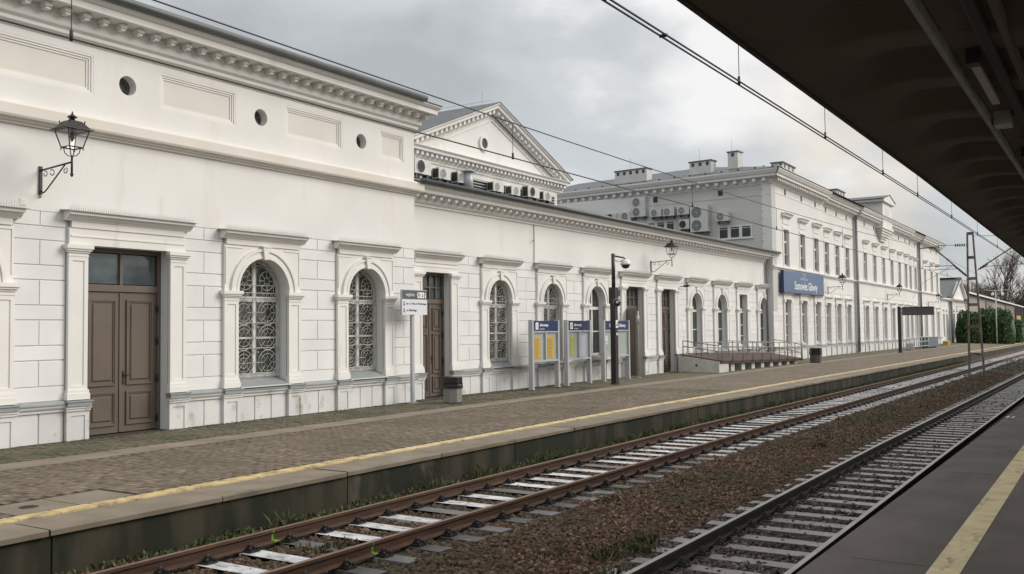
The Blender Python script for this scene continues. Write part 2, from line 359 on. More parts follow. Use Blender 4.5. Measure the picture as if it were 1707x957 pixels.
for (x, y) in allp[:300]:
    o = piece('paver', 'paver', lambda: MB().box(0.006, 0.094, 0.006, 0.194, -0.03, 0), PAV, plat, (x, y, 0.001+rnd.uniform(-.0025, .0025)))
mb = MB()
for (x, y) in allp[300:]: paver_box(mb, x, y, G(x)*W(y)+rnd.uniform(-.003, .002), rnd.uniform(-.03, .03), rnd.uniform(-.015, .015))
mb.build('pavers', PAV, plat, kind='stuff')
mb = MB()
for (x, y) in paver_positions(15.14, 17.14, 4.6, 30.0): paver_box(mb, x, y, G(x)*W(y)+rnd.uniform(-.006, .003), rnd.uniform(-.05, .05), rnd.uniform(-.03, .03))
mb.build('wall_side_pavers', PAVO, plat, kind='stuff')
strip('far_pavers', PAV, 10.66, 14.40, -0.002, -0.002, xs=[30, 40, 50, 60, 75, 90, 110, 130, 160, 200, 230], w0=W(10.6), w1=W(14.4)).parent = plat
strip('far_wall_side_pavers', PAVO, 15.14, 17.9, -0.002, -0.002, xs=[30, 40, 50, 60, 75, 90, 110, 130, 160, 200, 230], w0=W(15.1), w1=W(17.6)).parent = plat
# inspection cover
cov = thing('inspection_cover', 'brown concrete inspection cover with round iron centre in the paving beside the yellow line', 'manhole cover', (6.15, 10.68, 0))
IRON = mat('rusty_iron', (0.06, 0.035, 0.022), 0.8, 0.4, 14, bump=0.2)
for q in range(2):
    mb = MB(); mb.box(0.01+q*0.78, 0.77+q*0.78, 0.01, 0.78, -0.03, 0.006); mb.build('cover_slab', STR, cov)
MB().lathe(0.38, 0.40, [(0.11, -0.01), (0.11, 0.011), (0.085, 0.014)], 20).build('iron_lid', IRON, cov)
mb = MB()
for q in range(4):
    a = q*math.pi/4; mb.tube([(0.38-0.07*math.cos(a), 0.40-0.07*math.sin(a), 0.016), (0.38+0.07*math.cos(a), 0.40+0.07*math.sin(a), 0.016)], 0.006, 4)
mb.build('lid_ribs', DARKM, cov)
# weeds along the wall foot
def blades(mb, x, y, z, n, h, sp, r=rnd):
    for _ in range(n):
        a = r.uniform(0, 6.283); l = h*r.uniform(0.4, 1.1); w = r.uniform(0.006, 0.018)*(1+h)
        bx, by = x+r.gauss(0, sp), y+r.gauss(0, sp); lean = r.uniform(0.1, 0.9)*l
        ex, ey = bx+math.cos(a)*lean, by+math.sin(a)*lean; px, py = -math.sin(a)*w, math.cos(a)*w
        mb.add([(bx-px*.5, by-py*.5, z), (bx+px*.5, by+py*.5, z), ((bx+ex)/2+px, (by+ey)/2+py, z+l*.6), (ex, ey, z+l*r.uniform(.6, 1.0)), ((bx+ex)/2-px, (by+ey)/2-py, z+l*.6)], [(0, 1, 2, 3, 4)])
GRS = mat('weed_leaf', (0.07, 0.10, 0.03), 0.7, 0.5, 3, col2=(0.12, 0.115, 0.05))
GRD = mat('dry_weed', (0.12, 0.10, 0.05), 0.8, 0.4, 8, col2=(0.05, 0.07, 0.02))

# ---- right platform
ASP = mat('asphalt', (0.125, 0.102, 0.09), 0.75, 0.35, 1.2, bump=0.5, bscale=90, col2=(0.085, 0.070, 0.062), dirt=((0.06, 0.05, 0.046), 0.9, 0.52, (0.35, 1, 1)))
rp = ob('platform_near', None, None, (0, 0, 0), kind='structure')
rp.name = 'near_platform'
mb = MB(); vs = []; fs = []
for x in XS:
    e = 2.37-0.011*min(x, 30)
    vs += [(x, e, -1.2+G(x)), (x, e, 0.045+G(x)), (x, e-0.03, 0.08+G(x)), (x, -9, 0.08+G(x))]
for i in range(len(XS)-1):
    for j in range(3): a = i*4+j; fs.append((a, a+1, a+5, a+4))
mb.add(vs, fs); mb.build('asphalt_surface', ASP, rp)
YL2 = mat('yellow_paint_worn', (0.68, 0.57, 0.34), 0.75, 0.2, 5, bump=0.3, bscale=90, dirt=((0.12, 0.10, 0.075), 5.0, 0.57, (0.4, 1, 1)))
strip('yellow_stripe', YL2, 1.13, 1.365, 0.084, 0.084).parent = rp
mb = MB()
for q in (4, 8.5, 14, 21, 29, 40): mb.box(q, q+0.02, 1.4, 2.0, 0.08+G(q), 0.0835+G(q))
mb.build('asphalt_seam', mat('tar_seam', (0.1, 0.09, 0.085), 0.7), rp)
lit = MB(); 
for q in range(5):
    a = q*1.25; lit.add([(0.05*math.cos(a), 0.05*math.sin(a), 0.01), (0.13*math.cos(a+.5), 0.1*math.sin(a+.5), 0.05), (0.1*math.cos(a+1.1), 0.1*math.sin(a+1.1), 0.02), (0, 0, 0.03)], [(0, 1, 2, 3)])
o = lit.build('paper_wrapper', WHT, None, (22.3, 1.95, 0.085)); o['label'] = 'crumpled white wrapper lying on the dark asphalt platform'; o['category'] = 'litter'

# ================================================================== TRACKS
RUST = mat('rusty_rail', (0.115, 0.058, 0.032), 0.75, 0.4, 5, bump=0.15, col2=(0.06, 0.032, 0.021), stretch=(0.4, 3, 3))
RHD = mat('rail_head_rusty', (0.20, 0.115, 0.075), 0.5, 0.3, 3)
RDK = mat('rail_dark', (0.035, 0.028, 0.026), 0.7, 0.4, 5, bump=0.15)
RSH = mat('rail_head_worn', (0.34, 0.32, 0.29), 0.38, 0.25, 3, metal=0.5)
SLW = mat('sleeper_white', (0.72, 0.72, 0.73), 0.5, 0.35, 5, rnd_obj=0.12, bump=0.4, bscale=30, dirt=((0.09, 0.065, 0.05), 7.5, 0.53, (2.4, 0.7, 1)))
SLG = mat('sleeper_grey', (0.17, 0.165, 0.17), 0.4, 0.35, 7, rnd_obj=0.25, bump=0.3, bscale=30, dirt=((0.05, 0.045, 0.045), 5.0, 0.52, (2, 0.6, 1)))
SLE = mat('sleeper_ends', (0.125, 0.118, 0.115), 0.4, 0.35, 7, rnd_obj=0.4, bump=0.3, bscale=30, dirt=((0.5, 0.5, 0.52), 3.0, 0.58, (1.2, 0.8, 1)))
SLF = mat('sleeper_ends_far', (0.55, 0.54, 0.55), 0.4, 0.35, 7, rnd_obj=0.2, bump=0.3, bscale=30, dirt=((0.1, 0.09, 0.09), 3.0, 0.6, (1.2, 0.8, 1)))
SL2 = mat('sleeper_wet_dark', (0.165, 0.145, 0.135), 0.28, 0.4, 5, rnd_obj=0.25, bump=0.25, bscale=30, spec=0.8, dirt=((0.06, 0.05, 0.045), 5.0, 0.55, (1.2, 0.8, 1)))
TR = [('railway track with rust brown rails and whitened sleepers below the station platform', 8.75, 7.25, -0.33, RUST, RHD, 0.12),
      ('railway track with dark rails and grey sleepers beside the near asphalt platform', 4.47, 3.02, -0.53, RDK, RSH, 0.30)]
def rail_prof(zt):
    return [(-.035, zt), (.035, zt), (.036, zt-.03), (.012, zt-.045), (.009, zt-.12), (.065, zt-.138), (.068, zt-.15), (-.068, zt-.15), (-.065, zt-.138), (-.009, zt-.12), (-.012, zt-.045), (-.036, zt-.03)]
for ti, (lab, ya, yb, zh, ms, mh, ph) in enumerate(TR):
    tr = thing('railway_track', lab, 'railway track', (0, 0, 0))
    for y in (ya, yb):
        mb = MB(); pr = rail_prof(zh); n = len(pr)
        vs = [(x, y+p[0], p[1]+G(x)) for x in XS for p in pr]; fs = []
        for i in range(len(XS)-1):
            fs += [(i*n+k, i*n+(k+1) % n, (i+1)*n+(k+1) % n, (i+1)*n+k) for k in range(n)]
        mb.add(vs, fs); r_ = mb.build('rail', ms, tr)
        mb = MB(); vs = [(x, y+d, zh+.0025+G(x)) for x in XS for d in (-.033, .033)]
        mb.add(vs, [(2*i, 2*i+2, 2*i+3, 2*i+1) for i in range(len(XS)-1)]); mb.build('rail_head', mh, r_)
    zs = zh-0.165; pitch = 0.62; x = -3+ph; cnt = 0; far = MB()
    while x < 225:
        j = rnd.uniform(-.012, .012)
        if cnt < 290 and x < 110:
            if ti == 0:
                whiteness = rnd.random() < (0.8 if x < 16 else 0.97)
                sl = piece('sleeper', 'sl%d' % ti, lambda: MB().bevbox(0, 0.25, yb+0.09, ya-0.09, -0.16, 0, 0).box(0.0, 0.25, yb+0.05, ya-0.05, -0.16, -0.002), SLW if whiteness else SLG, tr, (x+j, 0, zs+G(x)), )
                sl.rotation_euler = (0, 0, rnd.uniform(-.001, .001))
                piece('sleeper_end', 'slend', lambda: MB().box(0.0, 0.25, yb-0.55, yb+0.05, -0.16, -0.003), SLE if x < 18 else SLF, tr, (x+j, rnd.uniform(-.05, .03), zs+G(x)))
            else:
                sl = piece('sleeper', 'sl%d' % ti, lambda: MB().box(0, 0.25, yb-0.5, ya+0.52, -0.16, 0), SL2, tr, (x+j, 0, zs+G(x)+rnd.uniform(-.01, .003)))
                sl.rotation_euler = (0, 0, rnd.uniform(-.002, .002))
            cnt += 1
        else:
            far.box(x, x+0.25, yb-0.5, ya+0.5, zs-.1+G(x), zs+G(x))
        x += pitch
    far.build('far_sleepers', SLW if ti == 0 else SL2, tr, kind='stuff')
    # fasteners: plate, clips and bolts at each seat
    def fast():
        mb = MB(); mb.box(-.08, .08, -.19, .19, 0, .022)
        for s in (-1, 1):
            mb.box(-.05, .05, s*.075, s*.13, .022, .055); mb.tube([(0, s*.105, .02), (0, s*.105, .10)], .018, 6); mb.box(-.03, .03, s*.085, s*.125, .055, .075)
            mb.tube([(-.05, s*.16, .02), (-.05, s*.16, .06)], .016, 5); mb.tube([(.05, s*.16, .02), (.05, s*.16, .06)], .016, 5)
        return mb
    x = -3+ph+0.125; ff = MB()
    while x < 70:
        for y in (ya, yb):
            if 4 < x < 24: piece('rail_fastener', 'fast', fast, DARKM if ti == 0 else RDK, tr, (x, y, zs+0.001+G(x)))
            elif x >= 24:
                ff.box(x-.08, x+.08, y-.17, y-.075, zs+G(x), zs+.06+G(x)); ff.box(x-.08, x+.08, y+.075, y+.17, zs+G(x), zs+.06+G(x))
        x += pitch
    ff.build('far_fasteners', DARKM, tr, kind='stuff')
    if ti == 0:
        GP = mat('green_marking_paint', (0.20, 0.48, 0.03), 0.7, 0.5, 30)
        for (gx, gy) in ((8.2, 8.75), (8.3, 7.25)):
            mb = MB(); mb.add([(gx, gy-.0385, zh-.002), (gx+.022, gy-.0385, zh-.002), (gx+.02, gy-.0385, zh-.03), (gx+.002, gy-.0385, zh-.03), (gx+.004, gy-.0135, zh-.05), (gx+.03, gy-.0135, zh-.05), (gx+.04, gy-.0115, zh-.118), (gx+.0, gy-.0115, zh-.118), (gx+.10, gy-.066, zh-.134), (gx+.01, gy-.069, zh-.136)],
                [(0, 3, 2, 1), (3, 4, 5, 2), (4, 7, 6, 5), (7, 9, 8, 6)])
            mb.build('green_paint_mark', GP, tr)

# ---- ballast stones (one joined mesh each)
def stones(name, m, zones, seed):
    g = np.random.default_rng(seed)
    ph = (1+5**.5)/2
    iv = np.array([(-1,ph,0),(1,ph,0),(-1,-ph,0),(1,-ph,0),(0,-1,ph),(0,1,ph),(0,-1,-ph),(0,1,-ph),(ph,0,-1),(ph,0,1),(-ph,0,-1),(-ph,0,1)])/1.9
    fi = np.array([(0,11,5),(0,5,1),(0,1,7),(0,7,10),(0,10,11),(1,5,9),(5,11,4),(11,10,2),(10,7,6),(7,1,8),(3,9,4),(3,4,2),(3,2,6),(3,6,8),(3,8,9),(4,9,5),(2,4,11),(6,2,10),(8,6,7),(9,8,1)])
    ov = np.array([(1,0,0),(-1,0,0),(0,1,0),(0,-1,0),(0,0,1),(0,0,-1)], float); of = np.array([(0,2,4),(2,1,4),(1,3,4),(3,0,4),(2,0,5),(1,2,5),(3,1,5),(0,3,5)])
    V = []; F = []; base = 0
    for (x0, x1, y0, y1, dens, smin, smax, zoff, hi) in zones:
        n = int((x1-x0)*(y1-y0)*dens); px = g.uniform(x0, x1, n); py = g.uniform(y0, y1, n)
        tz = np.clip((py-5.1)/1.4, 0, 1); pz = -0.745+0.2*tz+np.where(px > 22, -0.005*(px-22), 0)+zoff+g.uniform(-.012, .02, n)
        # keep rail heads, and mostly sleeper tops, clear
        for y in (8.75, 7.25, 4.47, 3.02):
            kp = np.abs(py-y) > 0.10; px, py, pz = px[kp], py[kp], pz[kp]
        ph0 = np.where(py > 6, 0.12, 0.30); fr = np.mod(px+3-ph0, 0.62)
        on = (fr < 0.26) & (((py > 6.75) & (py < 9.2)) | ((py > 2.5) & (py < 5.0)))
        kp = ~(on & (g.random(len(px)) < np.where(py > 6, 0.94, 0.80))); px, py, pz = px[kp], py[kp], pz[kp]
        tv, tf = (iv, fi) if hi else (ov, of); n = len(px); k_ = len(tv)
        s = (smin+(smax*1.25-smin)*g.random((n, 1, 1))**1.8)*g.uniform(.65, 1.25, (n, 1, 3)); v = tv[None]*(1+g.uniform(-.28, .28, (n, k_, 1)))*s
        a = g.uniform(0, 6.28, n); b = g.uniform(-.9, .9, n); ca, sa, cb, sb = np.cos(a), np.sin(a), np.cos(b), np.sin(b)
        v = np.stack([v[..., 0], v[..., 1]*cb[:, None]-v[..., 2]*sb[:, None], v[..., 1]*sb[:, None]+v[..., 2]*cb[:, None]], -1)
        v = np.stack([v[..., 0]*ca[:, None]-v[..., 1]*sa[:, None], v[..., 0]*sa[:, None]+v[..., 1]*ca[:, None], v[..., 2]], -1)
        v += np.stack([px, py, pz], -1)[:, None]
        V.append(v.reshape(-1, 3)); F.append((tf[None]+base+(np.arange(n)*k_)[:, None, None]).reshape(-1, 3)); base += n*k_
    V = np.concatenate(V); F = np.concatenate(F); me = bpy.data.meshes.new(name)
    me.vertices.add(len(V)); me.vertices.foreach_set('co', V.ravel().astype(np.float32))
    me.loops.add(F.size); me.loops.foreach_set('vertex_index', F.ravel().astype(np.int32))
    me.polygons.add(len(F)); me.polygons.foreach_set('loop_start', np.arange(0, F.size, 3, dtype=np.int32)); me.polygons.foreach_set('loop_total', np.full(len(F), 3, dtype=np.int32))
    me.materials.append(m); me.update(); me.validate()
    return ob(name, me, None, kind='stuff')
o = stones('ballast_stones', BALB, [(5, 13, 5.05, 9.5, 560, .018, .042, .0, True), (13, 22, 4.9, 9.5, 330, .022, .045, 0, True), (22, 38, 4.6, 9.5, 130, .03, .05, 0, False), (38, 62, 4.6, 9.5, 45, .04, .06, 0, False)], 3)
o['label'] = 'reddish brown ballast stones filling the ground between and under the rails'
o = stones('dark_ballast_stones', BALD, [(6, 14, 2.3, 5.1, 560, .018, .04, .01, True), (14, 24, 2.2, 4.9, 300, .02, .045, .01, True), (24, 45, 2.1, 4.8, 110, .03, .05, .01, False)], 5)
o['label'] = 'dark wet ballast stones between the rails beside the near platform'

# ---- weeds
def bz(x, y): return BL(y)+G(x)
mb = MB(); wr_ = random.Random(11)
for _ in range(5200):
    x = 5.5+wr_.random()**1.1*70; y = 9.62-abs(wr_.gauss(0, .2))
    dens = 0.5+0.5*math.sin(x*0.9)+0.3*math.sin(x*2.3)
    if wr_.random() < (0.15 if x < 9 else 0.45)+0.45*dens: blades(mb, x, y, bz(x, y), wr_.randint(5, 9), wr_.uniform(.03, .12)*(1+.014*x), 0.05, wr_)
for (x, y) in ((30.5, 9.35), (36, 9.35), (13.6, 9.3), (20.6, 9.35), (22.3, 9.3), (15.6, 9.3), (16.1, 9.35), (12.2, 9.3), (8.9, 9.2), (19.5, 9.3), (25, 9.3)):
    blades(mb, x, y, bz(x, y), 40, .30, 0.09, wr_)
o = mb.build('platform_foot_weeds', GRS, kind='stuff'); o['label'] = 'green weeds growing along the foot of the station platform wall'
mb = MB()
for _ in range(500):
    x = 22+wr_.random()*70; y = 5.95+wr_.gauss(0, .45+0.004*x)
    blades(mb, x, y, bz(x, y), 6, wr_.uniform(.05, .14)*(1+x*.006), 0.12, wr_)
for (cx, cy, n) in ((10.9, 5.15, 22), (11.4, 5.3, 16), (10.4, 5.35, 14), (12.6, 6.4, 4), (9.6, 5.0, 4), (15.2, 6.3, 6), (8.3, 8.0, 8), (8.4, 7.75, 8), (21.5, 5.7, 12), (10.0, 5.7, 5)):
    for _ in range(n): blades(mb, cx+wr_.gauss(0, .16), cy+wr_.gauss(0, .09), bz(cx, cy), 7, .13, 0.05, wr_)
o = mb.build('ballast_weeds', GRD, kind='stuff'); o['label'] = 'tufts of dull green weed among the ballast between the two tracks'
mb = MB()
for _ in range(420):
    x = 5+wr_.random()*50; y = 17.08-abs(wr_.gauss(0, .05)); blades(mb, x, y, G(x)*.45, 3, .035, 0.05, wr_)
mb.build('wall_foot_weeds', GRD, kind='stuff')
# ================================================================== BUILDING KIT
COURSES = [(0.78, 1.06), (1.07, 1.555), (1.57, 1.845), (1.855, 2.335), (2.345, 2.62), (2.63, 3.105), (3.115, 3.39), (3.40, 3.875), (3.885, 4.145), (4.155, 4.44)]
def wall_holes(mb, x0, x1, z0, z1, y0, y1, ops):
    """wall slab with openings (xa, xb, za, zb, arched)"""
    x = x0
    for (xa, xb, za, zb, arch) in sorted(ops):
        if xa > x: mb.box(x, xa, y0, y1, z0, z1)
        if za > z0: mb.box(xa, xb, y0, y1, z0, za)
        if arch:
            r = (xb-xa)/2; cx = (xa+xb)/2; zs = zb-r; n = 14
            for i in range(n):
                a, b = math.pi*(1-i/n), math.pi*(1-(i+1)/n)
                p = [(cx+r*math.cos(a), zs+r*math.sin(a)), (cx+r*math.cos(b), zs+r*math.sin(b))]
                mb.poly_y([p[0], p[1], (p[1][0], z1), (p[0][0], z1)], y0, y1)
        elif zb < z1: mb.box(xa, xb, y0, y1, zb, z1)
        x = xb
    if x < x1: mb.box(x, x1, y0, y1, z0, z1)
    return mb
def bordered(mb, x0, x1, z0, z1, y, w=0.055, t=0.018, back=None):
    """flat face at y with a raised border that leaves a sunk panel"""
    mb.box(x0, x1, y+t, (back if back is not None else y+.12), z0, z1)
    for a, b, c, d in ((x0, x0+w, z0, z1), (x1-w, x1, z0, z1), (x0+w, x1-w, z0, z0+w), (x0+w, x1-w, z1-w, z1)): mb.box(a, b, y, y+t, c, d)
    return mb
def b_pilaster(w, yw):      # centred on x=0, wall plane yw, from ledge to impost
    mb = MB(); h = w/2
    mb.box(-h-.035, h+.035, yw-.115, yw, .78, .90); mb.box(-h-.02, h+.02, yw-.10, yw, .90, .97); mb.box(-h-.01, h+.01, yw-.088, yw, .97, 1.0)
    bordered(mb, -h, h, 1.0, 2.80, yw-.075, w*.2, .018, yw)
    return mb
def b_capital(w, yw, z=2.80):
    mb = MB(); h = w/2
    mb.box(-h-.008, h+.008, yw-.085, yw, z, z+.035); mb.box(-h, h, yw-.075, yw, z+.035, z+.07)
    mb.box(-h-.025, h+.025, yw-.10, yw, z+.07, z+.11); mb.box(-h-.05, h+.05, yw-.13, yw, z+.11, z+.15); mb.box(-h-.075, h+.075, yw-.155, yw, z+.15, z+.23)
    return mb
def b_pedestal(w, yw):
    mb = MB(); h = w/2+.03
    bordered(mb, -h, h, -.35, .56, yw-.10, w*.22, .018, yw); mb.box(-h-.015, h+.015, yw-.125, yw, .56, .61); mb.box(-h-.03, h+.03, yw-.145, yw, .61, .655)
    return mb
def b_hood(hw, yw, zt=4.44):
    mb = MB()
    mb.box(-hw+.20, hw-.20, yw-.085, yw, zt-.33, zt-.20)
    mb.poly_x([(yw, zt-.20), (yw-.10, zt-.20), (yw-.12, zt-.17), (yw-.155, zt-.155), (yw-.19, zt-.12), (yw-.20, zt-.10), (yw-.26, zt-.09), (yw-.27, zt-.03), (yw-.285, zt-.02), (yw, zt-.02)], -hw+.06, hw-.06)
    return mb
def b_hood_lid(hw, yw, zt=4.44):
    mb = MB(); mb.poly_x([(yw, zt+.012), (yw-.31, zt-.019), (yw-.31, zt-.03), (yw-.30, zt-.0195), (yw, zt-.0195)], -hw, hw); return mb
def b_spikes(hw, yw, zt=4.44, h=.13, step=.05):
    mb = MB(); x = -hw+.05
    while x < hw-.05:
        for y, dx in ((yw-.24, .0), (yw-.15, .02)):
            mb.add([(x-.008, y, zt-.01), (x+.008, y, zt-.01), (x+dx+.005, y-.01, zt+h), (x+dx-.004, y-.01, zt+h)], [(0, 1, 2, 3)])
            mb.add([(x, y-.006, zt-.01), (x, y+.006, zt-.01), (x-dx, y-.03, zt+h*.9)], [(0, 1, 2)])
        x += step
    return mb
def surround(w, yw, kind='arch', pw=.40, spikes=True, zt=4.44, door=False):
    def build(parent, loc):
        hw = w/2; mb = MB(); ohw = hw+pw
        if kind == 'arch':
            wall_holes(mb, -ohw+.02, ohw-.02, 3.03, zt-.33, yw-.055, yw+.03, [(-hw, hw, 3.03, 3.03+hw, True)])
            # raised spandrel borders
            for s in (-1, 1):
                mb.box(s*(ohw-.07), s*(ohw-.04), yw-.07, yw-.055, 3.2, zt-.38); mb.box(s*(ohw-.07), s*(hw-.12), yw-.07, yw-.055, zt-.41, zt-.38)
        else:
            mb.box(-ohw+.02, ohw-.02, yw-.06, yw+.03, 3.835, zt-.33); mb.box(-ohw+.05, ohw-.05, yw-.075, yw-.06, 3.99, 4.02)
            if kind == 'flatp':
                for s in (-1, 1): mb.box(s*hw, s*(ohw-.02), yw-.06, yw+.03, 3.03, 3.835)
        root = mb.build('window_surround' if not door else 'door_surround', PM, parent, loc)
        if kind == 'arch':
            MB().ring(0, 3.03, hw, hw+.075, yw-.10, yw-.05).ring(0, 3.03, hw+.075, hw+.17, yw-.085, yw-.05).ring(0, 3.03, hw+.17, hw+.235, yw-.115, yw-.05, n=20).build('arch_moulding', PM, root)
            kz = 3.03+hw; m_ = MB(); m_.poly_y([(-.055, kz-.03), (.055, kz-.03), (.10, kz+.26), (-.10, kz+.26)], yw-.15, yw-.05); m_.box(-.12, .12, yw-.165, yw-.05, kz+.26, kz+.30)
            m_.build('keystone', PM, root)
        for s in (-1, 1):
            xc = s*(hw+pw/2)
            k_ = ('pil', pw, yw, kind)
            if kind == 'flat':
                mb = MB(); h = pw/2
                mb.box(-h-.035, h+.035, yw-.115, yw, .78, .90); mb.box(-h-.02, h+.02, yw-.10, yw, .90, .97); bordered(mb, -h, h, .97, 3.60, yw-.075, pw*.2, .018, yw)
                mb.build('pilaster', PM, root, (xc, 0, 0)); b_capital(pw, yw, 3.60).build('capital', PM, root, (xc, 0, 0))
            else:
                b_pilaster(pw, yw).build('pilaster', PM, root, (xc, 0, 0)); b_capital(pw, yw).build('capital', PM, root, (xc, 0, 0))
            b_pedestal(pw, yw).build('pedestal', PP, root, (xc, 0, 0))
            m_ = MB(); h = pw/2; m_.box(-h-.05, h+.05, yw-.17, yw, .655, .735); m_.box(-h-.07, h+.07, yw-.19, yw, .735, .765); m_.build('pedestal_cap', LED, root, (xc, 0, 0))
        b_hood(ohw+.14, yw, zt).build('cornice', PM, root)
        b_hood_lid(ohw+.14, yw, zt).build('cornice_sheet', LED, root)
        if spikes: b_spikes(ohw+.10, yw, zt).build('bird_spikes', FRM, root, kind='stuff')
        return root
    return build
def disc_pane(pts, y):
    mb = MB(); n = len(pts); mb.add([(x, y, z) for x, z in pts]+[(x, y+.01, z) for x, z in pts], [tuple(range(n))]+[(i, i+n, (i+1) % n+n, (i+1) % n) for i in range(n)]); return mb
def ring_bar(mb, cx, cz, r, y, t=.009, n=14, a0=0, a1=360):
    pts = [(cx+r*math.cos(R(a0+(a1-a0)*i/n)), y, cz+r*math.sin(R(a0+(a1-a0)*i/n))) for i in range(n+(0 if a1-a0 == 360 else 1))]
    mb.tube(pts, t*1.1, 4, close=(a1-a0 == 360))
def b_grille(w, z0, zt):
    """wrought grille: two columns of rings, diamonds, spokes and scrolls"""
    mb = MB(); y = 0; hw = w/2-.03; r = hw; zs = zt-w/2
    bar = lambda a, b, t=.009: mb.tube([a, b], t*1.1, 4)
    bar((-hw, y, z0), (-hw, y, zs), .012); bar((hw, y, z0), (hw, y, zs), .012); bar((0, y, z0), (0, y, zt-.03), .012)
    mb.tube([(hw*math.cos(R(i*10)), y, zs+hw*math.sin(R(i*10))) for i in range(19)], .012, 4)
    def clipx(x, z): return z < zs or math.hypot(x, z-zs) < hw-.01
    for zz in (z0+.03, z0+.10, zs-.14, zs-.02): bar((-hw, y, zz), (hw, y, zz), .011)
    q = hw/2; rr = q*.80; H = zs-.14-z0-.10; nz = 3; dz = H/nz
    for s in (-1, 1):
        cx = s*q
        for k_ in range(nz):
            cz = z0+.10+dz*(k_+.42)
            ring_bar(mb, cx, cz, rr, y); ring_bar(mb, cx, cz, rr*.42, y, .008, 4 if (k_ != 0 or s > 0) else 12)
            for a in range(0, 360, 45):
                ca, sa = math.cos(R(a)), math.sin(R(a)); bar((cx+ca*rr*(.42 if (k_ or s > 0) else 0), y, cz+sa*rr*(.42 if (k_ or s > 0) else 0)), (cx+ca*rr, y, cz+sa*rr), .007)
            top = cz+rr; zn = z0+.10+dz*(k_+1)
            for d in (-.12, 0, .12): bar((cx+d*.5, y, top-.02), (cx+d, y, zn), .008)
            bar((cx-q, y, zn), (cx+q, y, zn), .009); bar((cx, y, top-.02), (cx, y, zn), .008); ring_bar(mb, cx, cz, rr*.72, y, .007, 12)
            for t_ in (-1, 1): bar((cx+t_*q*.5, y, zn-dz), (cx+t_*q*.62, y, cz-rr*.5), .007); bar((cx+t_*q*.95, y, cz), (cx+t_*rr, y, cz), .008)
            for t_ in (-1, 1):
                for u in (-1, 1):
                    ring_bar(mb, cx+t_*(q-.065), cz+u*rr*.98, .055, y, .007, 7, 20, 300)
        # upper part
        cz = zs+q*.75; ring_bar(mb, cx*.92, cz, rr*.78, y); ring_bar(mb, cx*.92, cz, rr*.3, y, .008, 5)
        for a in range(0, 360, 45): bar((cx*.92+math.cos(R(a))*rr*.3, y, cz+math.sin(R(a))*rr*.3), (cx*.92+math.cos(R(a))*rr*.78, y, cz+math.sin(R(a))*rr*.78), .007)
        for xx in (.25, .5, .75): bar((s*hw*xx, y, zs-.02), (s*hw*xx, y, zs+hw*.22), .008)
        bar((0, y, zs+hw*.22), (s*hw*.97, y, zs+hw*.22), .008)
        for a in (12, 30, 45, 60, 78):
            aa = a if s > 0 else 180-a
            bar((math.cos(R(aa))*hw*.86, y, zs+math.sin(R(aa))*hw*.86), (math.cos(R(aa))*hw, y, zs+math.sin(R(aa))*hw), .008)
        ring_bar(mb, 0, zs, hw*.86, y, .008, 12, 5 if s > 0 else 90, 90 if s > 0 else 175)
        ring_bar(mb, cx*.25, zs+hw*.80, .05, y, .007, 8)
    for s in (-1, 1):
        for k_ in range(4): bar((s*(q-.2+k_*.13), y, zs-.14), (s*(q-.2+(k_+.5)*.13), y, zs-.02), .007); bar((s*(q-.2+(k_+.5)*.13), y, zs-.02), (s*(q-.2+(k_+1)*.13), y, zs-.14), .007)
    x = -hw+.03
    while x < hw: bar((x, y, z0+.03), (x, y, z0+.10), .007); x += .06
    return mb
def window(w, z0, zt, yg, arch=True, grille=False, glass=None, cols=2, ztrans=2.80, rows=(1.9,), sill=True, yw=None, fr=None, one=False):
    glass = glass or GL; fr = fr or FRM
    def build(parent, loc):
        hw = w/2; zs = zt-hw if arch else zt; mb = MB(); t = .065
        if arch:
            mb.ring(0, zs, hw-t, hw+.01, yg-.04, yg+.03)
        else: mb.box(-hw, hw, yg-.04, yg+.03, zt-t, zt)
        for s in (-1, 1): mb.box(s*hw, s*(hw-t), yg-.04, yg+.03, z0, zs)
        mb.box(-hw+t, hw-t, yg-.04, yg+.03, z0, z0+.09)
        mb.box(-.05, .05, yg-.05, yg+.03, z0+.09, (zt-.03))
        for s in (-1, 1):
            mb.box(s*.05, s*(hw-t), yg-.055, yg+.03, ztrans, ztrans+.12)
            for r_ in rows: mb.box(s*.05, s*(hw-t), yg-.035, yg+.02, r_, r_+.045)
        root = mb.build('window', fr, parent, loc)
        y = yg-.01
        zz = [z0+.09]+list(rows)+[ztrans]
        if one:
            MB().box(-hw+t, hw-t, y, y+.01, z0+.09, zt-t if not arch else zs).build('pane', glass, root)
        else:
            for i in range(len(zz)-1):
                for s in (-1, 1): disc_pane([(a, b) for a, b in ((min(s*.05, s*(hw-t)), zz[i]), (max(s*.05, s*(hw-t)), zz[i]), (max(s*.05, s*(hw-t)), zz[i+1]), (min(s*.05, s*(hw-t)), zz[i+1]))], y).build('pane', glass, root)
            for s in (-1, 1):
                if arch:
                    pts = [(s*.05, ztrans+.12), (s*(hw-t), ztrans+.12), (s*(hw-t), zs)]+[(s*(hw-t)*math.cos(R(a)), zs+(hw-t)*math.sin(R(a))) for a in range(12, 85, 12)]+[(s*.05, zs+hw-t)]
                else: pts = [(s*.05, ztrans+.12), (s*(hw-t), ztrans+.12), (s*(hw-t), zt-t), (s*.05, zt-t)]
                if s < 0: pts = pts[::-1]
                disc_pane(pts, y).build('pane', glass, root)
        if sill:
            MB().poly_x([(yg-.04, z0), (yw-.15, z0-.17), (yw-.16, z0-.20), (yw-.145, z0-.195), (yg-.04, z0-.03)], -hw+.005, hw-.005).build('sill', LED, root)
        if grille: b_grille(w-.02, z0+.01, zt-.01).build('grille', GRL, root, (0, yg-.11, 0))
        return root
    return build
